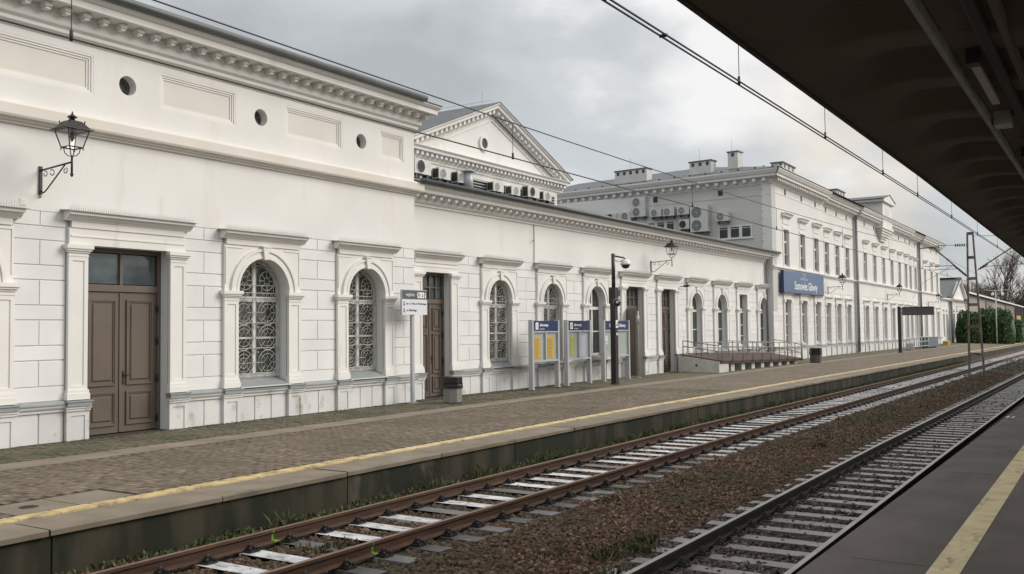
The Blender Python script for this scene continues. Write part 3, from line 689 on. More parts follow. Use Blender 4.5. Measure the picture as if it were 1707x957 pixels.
def double_door(w, z1, yd, ztr, lights=(2, 1), lower=3, panes=GLD, h0=0.0):
    def build(parent, loc):
        hw = w/2; t = .09; mb = MB()
        for s in (-1, 1): mb.box(s*hw, s*(hw-t), yd-.05, yd+.06, h0, z1)
        mb.box(-hw+t, hw-t, yd-.05, yd+.06, z1-t, z1); mb.box(-hw+t, hw-t, yd-.06, yd+.06, ztr-.14, ztr)
        nx, nz = lights; a, b = -hw+t, hw-t; c, d = ztr, z1-t
        for i in range(1, nx): x = a+(b-a)*i/nx; mb.box(x-.03, x+.03, yd-.05, yd+.05, c, d)
        for j in range(1, nz): z = c+(d-c)*j/nz; mb.box(a, b, yd-.045, yd+.045, z-.02, z+.02)
        root = mb.build('double_door', DOORM, parent, loc)
        for i in range(nx):
            for j in range(nz): MB().box(a+(b-a)*i/nx+.03, a+(b-a)*(i+1)/nx-.03, yd, yd+.012, c+(d-c)*j/nz+.02, c+(d-c)*(j+1)/nz-.02).build('pane', panes, root)
        zt = ztr-.145
        for s in (-1, 1):
            x0, x1 = sorted((s*.006, s*(hw-t-.004))); mb = MB(); y = yd-.02
            mb.box(x0, x1, y, y+.06, h0+.012, zt)
            if s < 0: mb.box(-.03, .03, y-.02, y, h0+.02, zt-.02)
            H = zt-h0
            zs_ = [(h0+.16*H/2.9, h0+.85*H/2.9), (h0+.98*H/2.9, zt-.16)] if lower == 2 else [(h0+.13, h0+.62), (h0+.72, h0+1.95), (h0+2.05, zt-.12)]
            for (pz0, pz1) in zs_:
                px0, px1 = x0+.13, x1-.11; f_ = .035
                for q, (pr, wd) in enumerate(((.034, .03), (.018, .028))):   # stepped moulding frame
                    o_ = q*.03
                    for A, B, C_, D in ((px0+o_, px0+o_+wd, pz0+o_, pz1-o_), (px1-o_-wd, px1-o_, pz0+o_, pz1-o_), (px0+o_+wd, px1-o_-wd, pz0+o_, pz0+o_+wd), (px0+o_+wd, px1-o_-wd, pz1-o_-wd, pz1-o_)):
                        mb.box(A, B, y-pr, y, C_, D)
                mb.bevbox(px0+.095, px1-.095, y-.026, y, pz0+.095, pz1-.095, .022)
            mb.build('door_leaf', DOORM, root)
            for hz in (h0+.25, h0+1.1, h0+1.9, h0+2.6):
                m_ = MB(); xh = s*(hw-t); m_.tube([(xh, yd-.055, hz-.09), (xh, yd-.055, hz+.09)], .016, 6); m_.box(xh-.03, xh+.03, yd-.06, yd-.045, hz-.05, hz+.05)
                m_.build('hinge', DARKM, root)
        m_ = MB(); m_.box(.045, .085, yd-.03, yd-.019, h0+1.0, h0+1.28); m_.tube([(.065, yd-.03, h0+1.2), (.065, yd-.075, h0+1.2), (.19, yd-.075, h0+1.2)], .012, 6); m_.build('handle', DARKM, root)
        return root
    return build
def rust_blocks(parent, x0, x1, yw, mode='single', m=None, top=10):
    """tall courses split in two by an upright joint, low courses whole; recessed joints between the proud pieces"""
    m = m or PB; mb = MB(); g = .007
    for i, (za, zb) in enumerate(COURSES[:top]):
        xs = [x0, x1] if i % 2 == 0 and i < 9 else [x0, (x0+x1)/2, x1]
        for k_ in range(len(xs)-1):
            a = xs[k_]+(g if k_ else 0.0); b = xs[k_+1]-(g if k_ < len(xs)-2 else 0.0)
            w_, h_ = round(b-a, 2), round(zb-za-.010, 3)
            if mode == 'single': piece('rusticated_block', ('blk', w_, h_), lambda: MB().bevbox(0, w_, 0, .022, 0, h_, .005), m, parent, (a, yw-.022+rnd.uniform(-.001, .001), za+.005))
            else: mb.bevbox(a, b, yw-.022, yw, za+.005, zb-.005, .005)
    if mode != 'single': mb.build('rusticated_blocks', m, parent, kind='stuff')
def plinth(parent, x0, x1, yw, n=2, single=True, zb=-.35):
    """plinth stones between pedestals, with the ledge moulding above"""
    w_ = (x1-x0)/n; g = .009; mb = MB()
    for k_ in range(n):
        W_ = round(w_-2*g, 2)
        if single: piece('plinth_block', ('pl', W_, zb), lambda: MB().bevbox(0, W_, 0, .05, zb, .56, .01), PP, parent, (x0+k_*w_+g, yw-.05, 0))
        else: mb.bevbox(x0+k_*w_+g, x0+(k_+1)*w_-g, yw-.05, yw, zb, .56, .01)
    if not single: mb.build('plinth_blocks', PP, parent, kind='stuff')
def ledge(parent, x0, x1, yw):
    MB().poly_x([(yw, .56), (yw-.055, .565), (yw-.06, .61), (yw-.085, .63), (yw-.105, .655), (yw-.11, .70), (yw, .70)], x0, x1).build('plinth_moulding', PP, parent)
    MB().poly_x([(yw, .702), (yw-.125, .702), (yw-.135, .70), (yw-.135, .725), (yw-.05, .775), (yw, .785)], x0, x1).build('plinth_ledge', LED, parent)
def modillions(parent, x0, x1, pitch, y0, y1, z0, z1, w, single=True, m=None):
    x = x0; mb = MB()
    while x < x1:
        if single: piece('modillion', ('mod', round(y1-y0, 3), round(z1-z0, 3), w), lambda: MB().box(-w/2, w/2, 0, y1-y0, .05, z1-z0).box(-w/2+.02, w/2-.02, .03, y1-y0, 0, .05), m or PM, parent, (x, y0, z0))
        else: mb.box(x-w/2, x+w/2, y0, y1, z0+.03, z1).box(x-w/2+.02, x+w/2-.02, y0+.04, y1, z0, z0+.03)
        x += pitch
    if not single: mb.build('modillions', m or PM, parent, kind='stuff')

# ================================================================== LEFT HALL (A)
YA = 17.35
A = thing('station_hall', 'tall white station hall at the left with round vents, sunk panels and wide brown door', 'station building', (0, 0, 0))
ops = [(8.66-.795, 8.66+.795, .78, 3.825, True), (11.36, 13.31, -.35, 3.835, False), (16.0-.795, 16.0+.795, .78, 3.825, True), (19.70-.75, 19.70+.75, .78, 3.78, True)]
mb = MB(); wall_holes(mb, 3.0, 21.88, -.6, 4.44, YA+.03, YA+.55, ops)
mb.build('lower_wall', PC, A)
mb = MB()
OC = [(8.6, 7.26), (12.28, 7.26), (15.95, 7.26), (19.57, 7.26)]
def wall_disc(mb, x0, x1, z0, z1, cx, cz, r, y0, y1, n=28):
    """rectangle x0..x1, z0..z1 with a round hole"""
    AN = sorted([2*math.pi*i/n for i in range(n)]+[math.atan2(zz-cz, xx-cx) % (2*math.pi) for xx in (x0, x1) for zz in (z0, z1)])
    for i in range(len(AN)):
        a, b = AN[i], AN[(i+1) % len(AN)]
        def sq(t):
            c, s = math.cos(t), math.sin(t); k_ = min(((x1-cx) if c > 0 else (cx-x0))/max(abs(c), 1e-6), ((z1-cz) if s > 0 else (cz-z0))/max(abs(s), 1e-6)); return (cx+c*k_, cz+s*k_)
        p = [(cx+r*math.cos(a), cz+r*math.sin(a)), sq(a), sq(b), (cx+r*math.cos(b), cz+r*math.sin(b))]
        vs = [(x, y0, z) for x, z in p]+[(x, y1, z) for x, z in p]; mb.add(vs, [(0, 1, 2, 3), (0, 3, 7, 4)])
PX = [(5.8, 7.8), (9.35, 11.49), (13.06, 15.17), (16.74, 18.80), (20.34, 21.41)]
# upper wall: plain band, then a band with holes for the vents and recesses for the panels
mb.box(3.0, 21.88, YA, YA+.55, 4.44, 6.90); mb.box(3.0, 21.88, YA, YA+.55, 7.72, 8.62)
x = 3.0
segs = []
for (a, b) in PX: segs.append((x, a)); x = b
segs.append((x, 21.88))
for (a, b) in segs:
    hit = [o_ for o_ in OC if a < o_[0] < b]
    if hit: wall_disc(mb, a, b, 6.90, 7.72, hit[0][0], hit[0][1], .205, YA, YA+.3); 
    else: mb.box(a, b, YA, YA+.3, 6.90, 7.72)
mb.build('upper_wall', PL, A)
for (a, b) in PX:
    p = MB().box(a, b, YA+.06, YA+.10, 6.90, 7.72).build('sunken_panel', PN, A)
    m_ = MB()
    for q, (o_, yy) in enumerate(((0, .004), (.045, .022), (.09, .042))):
        m_.box(a+o_, a+o_+.045, YA+yy, YA+.06, 6.90+o_, 7.72-o_); m_.box(b-o_-.045, b-o_, YA+yy, YA+.06, 6.90+o_, 7.72-o_)
        m_.box(a+o_+.045, b-o_-.045, YA+yy, YA+.06, 6.90+o_, 6.945+o_); m_.box(a+o_+.045, b-o_-.045, YA+yy, YA+.06, 7.675-o_, 7.72-o_)
    m_.build('panel_moulding', PM, p)
for (cx, cz) in OC:
    v = MB()
    pts = [(cx+.205*math.cos(R(a)), cz+.205*math.sin(R(a))) for a in range(0, 360, 15)]
    v.poly_y(pts, YA+.22, YA+.24); v = v.build('round_vent', mat('vent_grey', (0.10, 0.095, 0.085), .7, .3, 12), A)
    m_ = MB()
    for q in range(6): a = q*1.047; m_.ring(cx+.10*math.cos(a), cz+.10*math.sin(a), .0, .032, YA+.212, YA+.22, 0, 360, 8)
    m_.build('vent_holes', BLK, v)
MB().box(3.0, 21.88, YA+.56, 30, -.5, 8.6).build('body', PC, A)
for (a, b) in ((4.0, 7.45), (9.87, 10.92), (13.73, 14.80), (17.20, 18.54), (20.86, 21.88)):
    rust_blocks(A, a, b, YA+.03)
for (a, b, n) in ((4.0, 7.45, 4), (7.88, 9.44, 3), (9.87, 10.90, 2), (13.72, 14.79, 2), (15.22, 16.78, 3), (17.22, 18.52, 2), (18.97, 20.43, 3), (20.87, 21.88, 2)): plinth(A, a, b, YA+.03, n)
ledge(A, 4.0, 10.9, YA); ledge(A, 13.72, 21.9, YA)
sA = surround(1.59, YA, 'arch', .42); sA2 = surround(1.50, YA, 'arch', .41)
for cx in (8.66, 16.0): inst('sA', sA, A, (cx, 0, 0)); inst('wA', window(1.59, .96, 3.82, YA+.34, grille=True, yw=YA), A, (cx, 0, 0))
inst('sA2', sA2, A, (19.70, 0, 0)); inst('wA2', window(1.50, .96, 3.78, YA+.34, grille=True, yw=YA), A, (19.70, 0, 0))
surround(1.95, YA, 'flat', .42, zt=4.50, door=True)(A, (12.335, 0, 0))
double_door(1.95, 3.835, YA+.30, 3.08, (2, 1), 2)(A, (12.335, 0, 0))
# string course and main cornice
MB().poly_x([(YA, 6.02), (YA-.06, 6.03), (YA-.06, 6.06), (YA-.12, 6.08), (YA-.13, 6.11), (YA-.20, 6.13), (YA-.22, 6.17), (YA-.22, 6.36), (YA-.14, 6.42), (YA, 6.44)], 3, lambda y: 21.88+(YA-y)).build('string_course', mat('string_plaster', (0.735, 0.69, 0.63), .85, .08, 1.2), A)
MB().poly_x([(YA, 7.88), (YA-.05, 7.90), (YA-.05, 7.95), (YA-.10, 7.98), (YA-.10, 8.05), (YA-.17, 8.10), (YA-.18, 8.14), (YA-.18, 8.40), (YA-.55, 8.42), (YA-.56, 8.55), (YA-.60, 8.57), (YA-.66, 8.63), (YA-.66, 8.67), (YA, 8.67)], 3, lambda y: 21.88+(YA-y)*.8).build('cornice', PM, A)
modillions(A, 3.0, 22.2, .405, YA-.40, YA-.18, 8.27, 8.40, .14)
MB().poly_x([(YA-.67, 8.675), (YA-.69, 8.67), (YA-.69, 8.69), (24, 10.5), (24, 10.47)], 3, 22.42).build('roof', ROOF, A)
gut = MB(); gut.tube([(3, YA-.72, 8.74), (21.55, YA-.72, 8.74)], .085, 10); gut.build('gutter', MET, A)
mb = MB()
for q in range(15): mb.box(3.2+q*1.25, 3.3+q*1.25, YA-.62, YA-.54, 8.76, 8.86)
mb.build('snow_guards', BLK, A, kind='stuff')
MB().box(9.98, 10.12, YA-.012, YA, 4.50, 4.64).bevbox(10.0, 10.1, YA-.02, YA-.012, 4.52, 4.62, .005).build('wall_plate', FRM, A)

# ================================================================== LOW WING (B)
YB = 17.75; XC = 56.2
B = thing('station_wing', 'long low white station wing between the tall hall and the two storey building', 'station building', (0, 0, 0))
BW = [(23.40, 1.48, 'door'), (26.97, 1.43, 'grille'), (30.52, 1.42, 'grille'), (34.07, 1.45, 'arch'), (37.65, 1.80, 'door2'), (41.27, 1.62, 'door'), (44.80, 1.45, 'arch'), (48.40, 1.48, 'arch'), (51.87, 1.32, 'flat'), (55.45, 1.42, 'arch')]
ops = [(c-w/2, c+w/2, (.78 if 'door' not in k_ else -.35), (3.03+w/2 if k_ in ('grille', 'arch') else 3.835), k_ in ('grille', 'arch')) for c, w, k_ in BW]
mb = MB(); wall_holes(mb, 21.9, XC+.9, -.6, 4.44, YB+.03, YB+.55, ops); mb.build('lower_wall', PC, B)
MB().box(21.9, XC+.9, YB, YB+.55, 4.44, 6.3).build('upper_wall', PL, B)
MB().box(21.9, XC+.9, YB+.56, 24, -.5, 6.2).build('body', PC, B)
pwB = .41; prev = 21.9
for c, w, k_ in BW:
    a = c-w/2-pwB; rust_blocks(B, prev, a+.02, YB+.03)
    prev = c+w/2+pwB-.02
    if 'door' not in k_: plinth(B, c-w/2+.02, c+w/2-.02, YB+.03, 3)
rust_blocks(B, prev, XC+.9, YB+.03)
prev = 21.9
for c, w, k_ in BW:
    if c-w/2-pwB > prev+.1: plinth(B, prev, c-w/2-pwB+.02, YB+.03, 2)
    prev = c+w/2+pwB-.02
x = 21.9
for c, w, k_ in BW:
    if 'door' in k_:
        if c-w/2-.3 > x: ledge(B, x, c-w/2-.3, YB)
        x = c+w/2+.3
ledge(B, x, XC, YB)
for c, w, k_ in BW:
    if k_ in ('grille', 'arch'):
        inst(('sB', w), surround(w, YB, 'arch', pwB), B, (c, 0, 0))
        inst(('wB', w, k_), window(w, .96, 3.03+w/2, YB+(.19 if k_ == 'grille' else .23), grille=(k_ == 'grille'), yw=YB, glass=GL), B, (c, 0, 0))
    elif k_ == 'flat':
        inst(('sBf', w), surround(w, YB, 'flatp', pwB), B, (c, 0, 0))
        inst(('wBf', w), window(w, .96, 3.83, YB+.23, arch=False, yw=YB, rows=(1.5, 2.1)), B, (c, 0, 0))
    else:
        inst(('sBd', w), surround(w, YB, 'flat', pwB, door=True), B, (c, 0, 0))
        inst(('dB', w), double_door(w, 3.835, YB+.27, 3.02, (4, 2), 3), B, (c, 0, 0))
# the open leaf and its doorway pier
mb = MB(); mb.box(0, .05, -.85, 0, .02, 2.86)
for z0_, z1_ in ((.2, .8), (.95, 2.0), (2.12, 2.7)): mb.box(-.015, 0, -.75, -.12, z0_, z1_)
mb.build('open_door_leaf', DOORM, B, (36.78, YB+.25, 0), (0, 0, R(-12)))
MB().poly_x([(YB, 5.82), (YB-.05, 5.83), (YB-.05, 5.88), (YB-.10, 5.91), (YB-.15, 5.95), (YB-.16, 6.15), (YB-.46, 6.17), (YB-.47, 6.27), (YB-.52, 6.29), (YB-.60, 6.36), (YB-.60, 6.41), (YB, 6.41)], 21.9, XC+1.0).build('cornice', PM, B)
modillions(B, 22.1, XC+.9, .395, YB-.36, YB-.16, 6.02, 6.15, .14, single=False)
MB().poly_x([(YB-.62, 6.42), (YB-.63, 6.44), (31, 6.44+.27*(31-YB+.63)), (31, 6.42+.27*(31-YB+.63))], 21.9, XC+1.4).build('roof', ROOF, B)
gut = MB(); gut.tube([(21.9, YB-.68, 6.46), (XC+.7, YB-.68, 6.46)], .075, 8); gut.build('gutter', MET, B)
mb = MB()
for q in range(26): mb.box(23+q*1.28, 23.12+q*1.28, YB-.35, YB-.27, 6.52, 6.62)
mb.build('snow_guards', BLK, B, kind='stuff')
mb = MB(); mb.tube([(29.3, YB-.02, 5.85), (29.3, YB-.02, 5.2), (29.28, YB-.02, 4.45)], .01, 5); mb.tube([(29.3, YB-.02, 5.25), (29.05, YB-.12, 5.24)], .012, 5)
mb.build('cable', BLK, B)
mb = MB(); mb.tube([(55.95, YB-.5, 6.3), (55.95, YB-.2, 6.0), (55.95, YB-.12, 5.6), (55.95, YB-.12, .1)], .06, 8); mb.build('downpipe', PIPE, B)
mb = MB(); mb.box(-.14, .14, -.06, .06, -.05, .05).box(-.03, .2, -.13, .0, -.02, .06).tube([(-.1, 0, 0), (-.1, .25, -.02)], .02, 5)
mb.build('wall_floodlight', BLK, B, (42.9, YB-.28, 4.02))

# ================================================================== PEDIMENT HALL (D)
D = thing('pediment_hall', 'white gabled hall with pediment and round window rising behind the low wing', 'station building', (0, 0, 0))
YD = 22.0; DX0, DX1, DXA = 26.83, 39.17, 33.0; slope = 2.45/6.17
MB().box(DX0+.7, DX1-.7, YD, 38, 6.0, 8.55).build('wall', PL, D)
MB().poly_y([(DX0+.5, 8.90), (DX1-.5, 8.90), (DXA, 8.90+(6.17-.5)*slope)], YD+.02, YD+.5).build('tympanum', PL, D)
MB().poly_x([(YD, 8.42), (YD-.05, 8.44), (YD-.06, 8.52), (YD-.10, 8.56), (YD-.10, 8.76), (YD-.34, 8.78), (YD-.35, 8.86), (YD-.42, 8.93), (YD-.42, 8.95), (YD+.1, 8.97)], DX0+.25, DX1-.25).build('cornice', PM, D)
modillions(D, DX0+.5, DX1-.4, .30, YD-.27, YD-.10, 8.60, 8.76, .13, single=False)
# raking cornices with dentils
for s in (-1, 1):
    rk = MB(); hx = s*6.17
    prof = [(0, .02), (-.05, -.40), (-.10, -.38), (-.10, -.20), (-.36, -.17), (-.37, -.07), (-.44, 0), (-.44, .04)]
    p0 = [(DXA, YD+y, 11.51+z) for y, z in prof]; p1 = [(DXA+hx, YD+y, 9.06+z) for y, z in prof]; n = len(prof)
    rk.add(p0+p1, [(i, (i+1) % n, (i+1) % n+n, i+n) if s > 0 else (i, i+n, (i+1) % n+n, (i+1) % n) for i in range(n)]+[tuple(range(n, 2*n))]); rk.build('raking_cornice', PM, D)
    dm = MB()
    for q in range(19):
        t = (q+.6)*.305; x = DXA+s*t; zt = 11.51-slope*t-.19
        dm.add([(x-.07, YD-.27, zt+s*slope*.07), (x+.07, YD-.27, zt-s*slope*.07), (x+.07, YD-.27, zt-.16-s*slope*.07), (x-.07, YD-.27, zt-.16+s*slope*.07),
                (x-.07, YD-.1, zt+s*slope*.07), (x+.07, YD-.1, zt-s*slope*.07), (x+.07, YD-.1, zt-.16-s*slope*.07), (x-.07, YD-.1, zt-.16+s*slope*.07)], [(0, 3, 2, 1), (3, 7, 6, 2), (0, 4, 7, 3), (1, 2, 6, 5)])
    dm.build('raking_modillions', PM, D, kind='stuff')
    m_ = MB(); a0, a1 = (DXA, 11.56), (DXA+hx*1.02, 9.06+.05-.049)
    m_.add([(a0[0], YD-.46, a0[1]), (a1[0], YD-.46, a1[1]), (a1[0], 38, a1[1]), (a0[0], 38, a0[1]), (a0[0], YD-.46, a0[1]+.03), (a1[0], YD-.46, a1[1]+.03), (a1[0], 38, a1[1]+.03), (a0[0], 38, a0[1]+.03)],
           [(0, 1, 2, 3), (4, 7, 6, 5), (0, 4, 5, 1), (1, 5, 6, 2)]); m_.build('roof_slope', ROOF, D)
# inner triangular moulding of the tympanum
m_ = MB()
for s in (-1, 1):
    a, b = (DXA, 10.83), (DXA+s*4.55, 9.02)
    m_.add([(a[0], YD-.02, a[1]), (b[0], YD-.02, b[1]), (b[0], YD-.02, b[1]+.05), (a[0], YD-.02, a[1]+.05), (a[0], YD+.03, a[1]), (b[0], YD+.03, b[1]), (b[0], YD+.03, b[1]+.05), (a[0], YD+.03, a[1]+.05)], [(0, 1, 2, 3), (3, 2, 6, 7), (0, 4, 5, 1)])
m_.build('tympanum_moulding', PM, D)
oc = MB().ring(32.4, 9.78, .22, .34, YD-.06, YD+.03, 0, 360, 26).build('round_window', PM, D)
MB().ring(32.4, 9.78, .0, .225, YD-.012, YD+.0, 0, 360, 20).build('pane', FAN, oc)
# louvred bands in the wall behind the air conditioners
for (a, b) in ((28.3, 31.0), (31.5, 33.2), (33.9, 36.1), (36.3, 38.2)):
    lp = MB().box(a, b, YD-.02, YD-.001, 7.75, 8.22).build('louvre_opening', SLAT, D)
    for q in range(4): MB().poly_x([(YD-.10, 7.76+q*.12), (YD-.11, 7.775+q*.12), (YD-.02, 7.84+q*.12), (YD-.02, 7.82+q*.12)], a, b).build('louvre_slat', GREY, lp)
mb = MB()
for q in range(9): mb.tube([(33.0+.0, 23+q*1.7, 11.55), (33.0, 23+q*1.7, 11.75)], .01, 4)
mb.tube([(33, 22, 11.72), (33, 37, 11.72)], .008, 4); mb.tube([(32.9, 22.4, 11.5), (32.9, 22.4, 12.1)], .012, 4)
mb.build('lightning_rod', GREY, D)

# ================================================================== TWO STOREY BUILDING (E)
TILT = R(0.22)
E_ = thing('station_building', 'large two storey white station building beyond the low wing, carrying the blue name board', 'station building', (XC, 0, 0))
E_.rotation_euler = (0, TILT, 0)
o0 = lambda x: x-XC
# sections (x0, x1, wall plane)
SEC = [(56.2, 68.0, 17.33), (68.0, 77.9, 17.50), (77.9, 100.4, 17.33), (100.4, 106.4, 17.50), (106.4, 119.6, 17.33)]
CX = [59.0, 62.62, 66.0, 69.45, 72.5, 75.6, 81.0, 84.6, 88.25, 91.9, 95.5, 98.7, 102.0, 104.9, 109.6, 113.9, 117.6]
def sec_y(x):
    for a, b, y in SEC:
        if a <= x < b: return y
    return SEC[-1][2]
gw, uw = 1.22, 1.15
for (a, b, y) in SEC:
    cs = [c for c in CX if a <= c < b]
    mb = MB(); wall_holes(mb, o0(a), o0(b), -1.0, 4.44, y+.03, y+.6, [(o0(c)-gw/2, o0(c)+gw/2, .92, 3.70, False) for c in cs]); mb.build('lower_wall', PC, E_)
    mb = MB(); wall_holes(mb, o0(a), o0(b), 4.44, 10.75, y, y+.6, sorted([(o0(c)-uw/2, o0(c)+uw/2, 5.78, 8.06, False) for c in cs])); mb.build('upper_wall', PL, E_)
    prev = a
    for c in cs+[b+gw/2+.28]:
        rust_blocks(E_, o0(prev), o0(min(c-gw/2-.28, b)), y+.03, mode='single' if prev < 66 else 'joined')
        prev = c+gw/2+.28
    for c in cs: pass
    plinth(E_, o0(a), o0(b), y+.03, int((b-a)/1.0), single=False, zb=-1.0)
    ledge(E_, o0(a), o0(b), y)
    MB().poly_x([(y, 5.46), (y-.06, 5.48), (y-.08, 5.55), (y-.16, 5.58), (y-.17, 5.66), (y, 5.72)], o0(a)-.1, o0(b)).build('string_course', PM, E_)
    MB().poly_x([(y, 10.62), (y-.06, 10.64), (y-.07, 10.70), (y-.12, 10.74), (y-.13, 10.98), (y-.52, 11.02), (y-.53, 11.17), (y-.6, 11.19), (y-.72, 11.38), (y-.72, 11.46), (y+.0, 11.48)], (lambda q, a=a, y=y: o0(a)-((y-q) if a < 57 else 0)), (lambda q, b=b, y=y: o0(b)+((y-q) if b > 119 else 0))).build('cornice', PM, E_)
    modillions(E_, o0(a)+.2, o0(b), .42, y-.42, y-.13, 10.78, 10.98, .17, single=False)
    MB().poly_x([(y, 10.15), (y-.025, 10.16), (y-.025, 10.19), (y, 10.2)], o0(a), o0(b)).build('attic_moulding', PM, E_)
MB().box(o0(57), o0(119.5), 18.2, 36, -1, 10.7).build('body', PC, E_)
def e_sur_low(parent, loc):
    y = 0; hw = gw/2; mb = MB(); pw = .26
    mb.box(-hw-pw, hw+pw, y-.06, y+.03, 3.70, 3.98)
    r_ = mb.build('window_surround', PM, parent, loc)
    for s in (-1, 1):
        bordered(MB(), s*(hw+pw/2)-pw/2, s*(hw+pw/2)+pw/2, .78, 3.52, y-.07, .05, .015, y+.03).build('pilaster', PM, r_)
        MB().box(s*(hw+pw/2)-pw/2-.04, s*(hw+pw/2)+pw/2+.04, y-.12, y+.03, 3.52, 3.68).build('capital', PM, r_)
        MB().box(s*(hw+pw/2)-.16, s*(hw+pw/2)+.16, y-.10, y+.03, -.4, .56).build('pedestal', PP, r_)
    MB().poly_x([(y, 3.98), (y-.08, 3.98), (y-.14, 4.05), (y-.20, 4.08), (y-.21, 4.13), (y, 4.15)], -hw-pw-.12, hw+pw+.12).build('cornice', PM, r_)
    return r_
def e_sur_up(parent, loc):
    y = 0; hw = uw/2; mb = MB()
    for s in (-1, 1): mb.box(s*hw, s*(hw+.14), y-.04, y, 5.72, 8.06)
    mb.box(-hw-.14, hw+.14, y-.04, y, 8.06, 8.22)
    r_ = mb.build('window_surround', PM, parent, loc)
    MB().box(-hw-.08, hw+.08, y-.03, y, 8.40, 8.78).build('frieze', PM, r_)
    MB().poly_x([(y, 8.78), (y-.06, 8.79), (y-.10, 8.84), (y-.20, 8.87), (y-.22, 8.96), (y-.28, 9.02), (y, 9.06)], -hw-.28, hw+.28).build('hood_cornice', PM, r_)
    MB().poly_x([(y, 9.075), (y-.30, 9.035), (y-.30, 9.02), (y, 9.062)], -hw-.30, hw+.30).build('hood_sheet', LED, r_)
    return r_
for i, c in enumerate(CX):
    y = sec_y(c)
    inst('esl', e_sur_low, E_, (o0(c), y, 0)); inst('esu', e_sur_up, E_, (o0(c), y, 0))
    near = i < 6
    inst('ewl' if near else 'ewlf', window(gw, .95, 3.69, .20, arch=False, ztrans=2.75, rows=(1.45, 2.1) if near else (1.8,), yw=.0, glass=GLC, one=not near), E_, (o0(c), y, 0))
    inst('ewu' if near else 'ewuf', window(uw, 5.82, 8.05, .17, arch=False, ztrans=7.25, rows=(6.5,) if near else (), yw=.1, glass=GLC, one=not near), E_, (o0(c), y, 0))
    MB().box(o0(c)-.14, o0(c)+.14, y-.02, y+.0, 10.24, 10.58).build('attic_slot', FAN, E_)
    if near: 
        m_ = MB(); 
        for q in range(4): m_.tube([(o0(c)-uw/2, y+.06, 5.95+q*.16), (o0(c)+uw/2, y+.06, 5.95+q*.16)], .012, 4)
        m_.build('window_railing', DARKM, E_)
for px_, yy in ((77.9, 17.26), (106.4, 17.26)):
    m_ = MB(); m_.tube([(o0(px_), yy, 10.8), (o0(px_), yy, 0)], .10, 8); m_.box(o0(px_)-.16, o0(px_)+.16, yy-.14, yy+.1, 10.55, 10.85); m_.build('downpipe', PIPE, E_)
# end (side) wall facing the camera, slightly out of square
side = Vector((.1, 1, 0)).normalized()
Sm = Matrix(((side.x, 0, 0), (side.y, 0, 0), (0, 0, 0)))
sw = ob('side_wall_root', None, None)   # helper frame, removed below
rz_side = math.atan2(1, .1)
def on_side(mb, name, m, parent=None, **kw):
    """mesh drawn with x = distance from the corner, y = depth INTO the wall, placed on the side wall"""
    o = mb.build(name, m, parent or E_, (0.0, 17.33, 0), **kw); o.rotation_euler = (0, 0, rz_side); return o
bpy.data.objects.remove(sw)
# local frame: +x runs along the side wall away from the tracks, +y points out towards the camera side
mb = MB(); t1 = 20
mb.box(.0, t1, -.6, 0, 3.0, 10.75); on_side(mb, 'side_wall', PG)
def mir(pts): return [(-y, z) for y, z in pts]
prof = [(0, 10.62), (.06, 10.64), (.07, 10.70), (.12, 10.74), (.13, 10.98), (.52, 11.02), (.53, 11.17), (.6, 11.19), (.72, 11.38), (.72, 11.46), (0, 11.48)]
on_side(MB().poly_x(prof[::-1], lambda q: -q, t1), 'side_cornice', PM)
m_ = MB(); x = .3
while x < t1: m_.box(x-.1, x+.1, .13, .42, 10.78, 10.98); x += .62
on_side(m_, 'side_modillions', PM, kind='stuff')
for a in (12.42, 7.92, 3.31): on_side(MB().box(a-.16, a+.16, .0, .012, 10.19, 10.55), 'vent_hole', FAN)
on_side(MB().box(0, t1, 0, .03, 9.98, 10.02), 'side_moulding', PG)
def tri_win(a, b, z0, z1):
    r_ = on_side(MB().box(a, b, 0, .03, z0, z1), 'window', FRM); w_ = (b-a)/3
    for q in range(3):
        MB().box(a+q*w_+.11, a+(q+1)*w_-.11, .03, .042, z0+.08, z1-.08).build('pane', GL, r_)
        MB().box(a+q*w_+.11, a+(q+1)*w_-.11, .042, .05, z1-.2, z1-.17).build('glazing_bar', FRM, r_)
    MB().box(a-.05, b+.05, .0, .08, z0-.05, z0).build('sill', FRM, r_)
tri_win(1.25, 3.50, 7.45, 8.26); tri_win(6.48, 8.62, 8.15, 8.93)
m_ = MB(); m_.tube([(.55, .04, 10.6), (.55, .04, 6.5)], .012, 5)
for q in range(9): m_.box(.52, .58, .0, .07, 6.7+q*.45, 6.74+q*.45)
on_side(m_, 'lightning_cable', MET)
# hipped roof and chimneys
rb = MB(); zr = 11.47; k_ = .27
e0 = Vector((o0(55.35), 16.55, zr)); e1 = Vector((o0(120.3), 16.55, zr)); b0 = e0+side*20; b1 = Vector((o0(120.3), 37, zr)); 
h = 8.0; r0 = Vector((o0(56.2+h+.9), 17+h, zr+h*k_)); r1 = Vector((o0(119-h), 17+h, zr+h*k_)); b0 = Vector((o0(57.6), 37, zr)); rr0 = Vector((o0(58+h+.5), 36, zr+h*k_))
rb.add([e0, e1, b1, b0, r0, r1, rr0], [(0, 1, 5, 4), (1, 2, 5), (0, 4, 6, 3), (4, 5, 2, 6)]); rb.build('roof', ROOF, E_)
m_ = MB()
for q in range(14):
    p = e0.lerp(Vector((o0(57.2), 32, zr)), (q+.5)/14)+Vector((.5, 0, .12)); m_.box(p.x, p.x+.1, p.y, p.y+.1, p.z, p.z+.1)
    p = e0.lerp(Vector((o0(57.2), 32, zr)), (q+.5)/14)+Vector((2.2, 0, .46)); m_.box(p.x, p.x+.1, p.y, p.y+.1, p.z, p.z+.1)
m_.build('snow_guards', BLK, E_, kind='stuff')
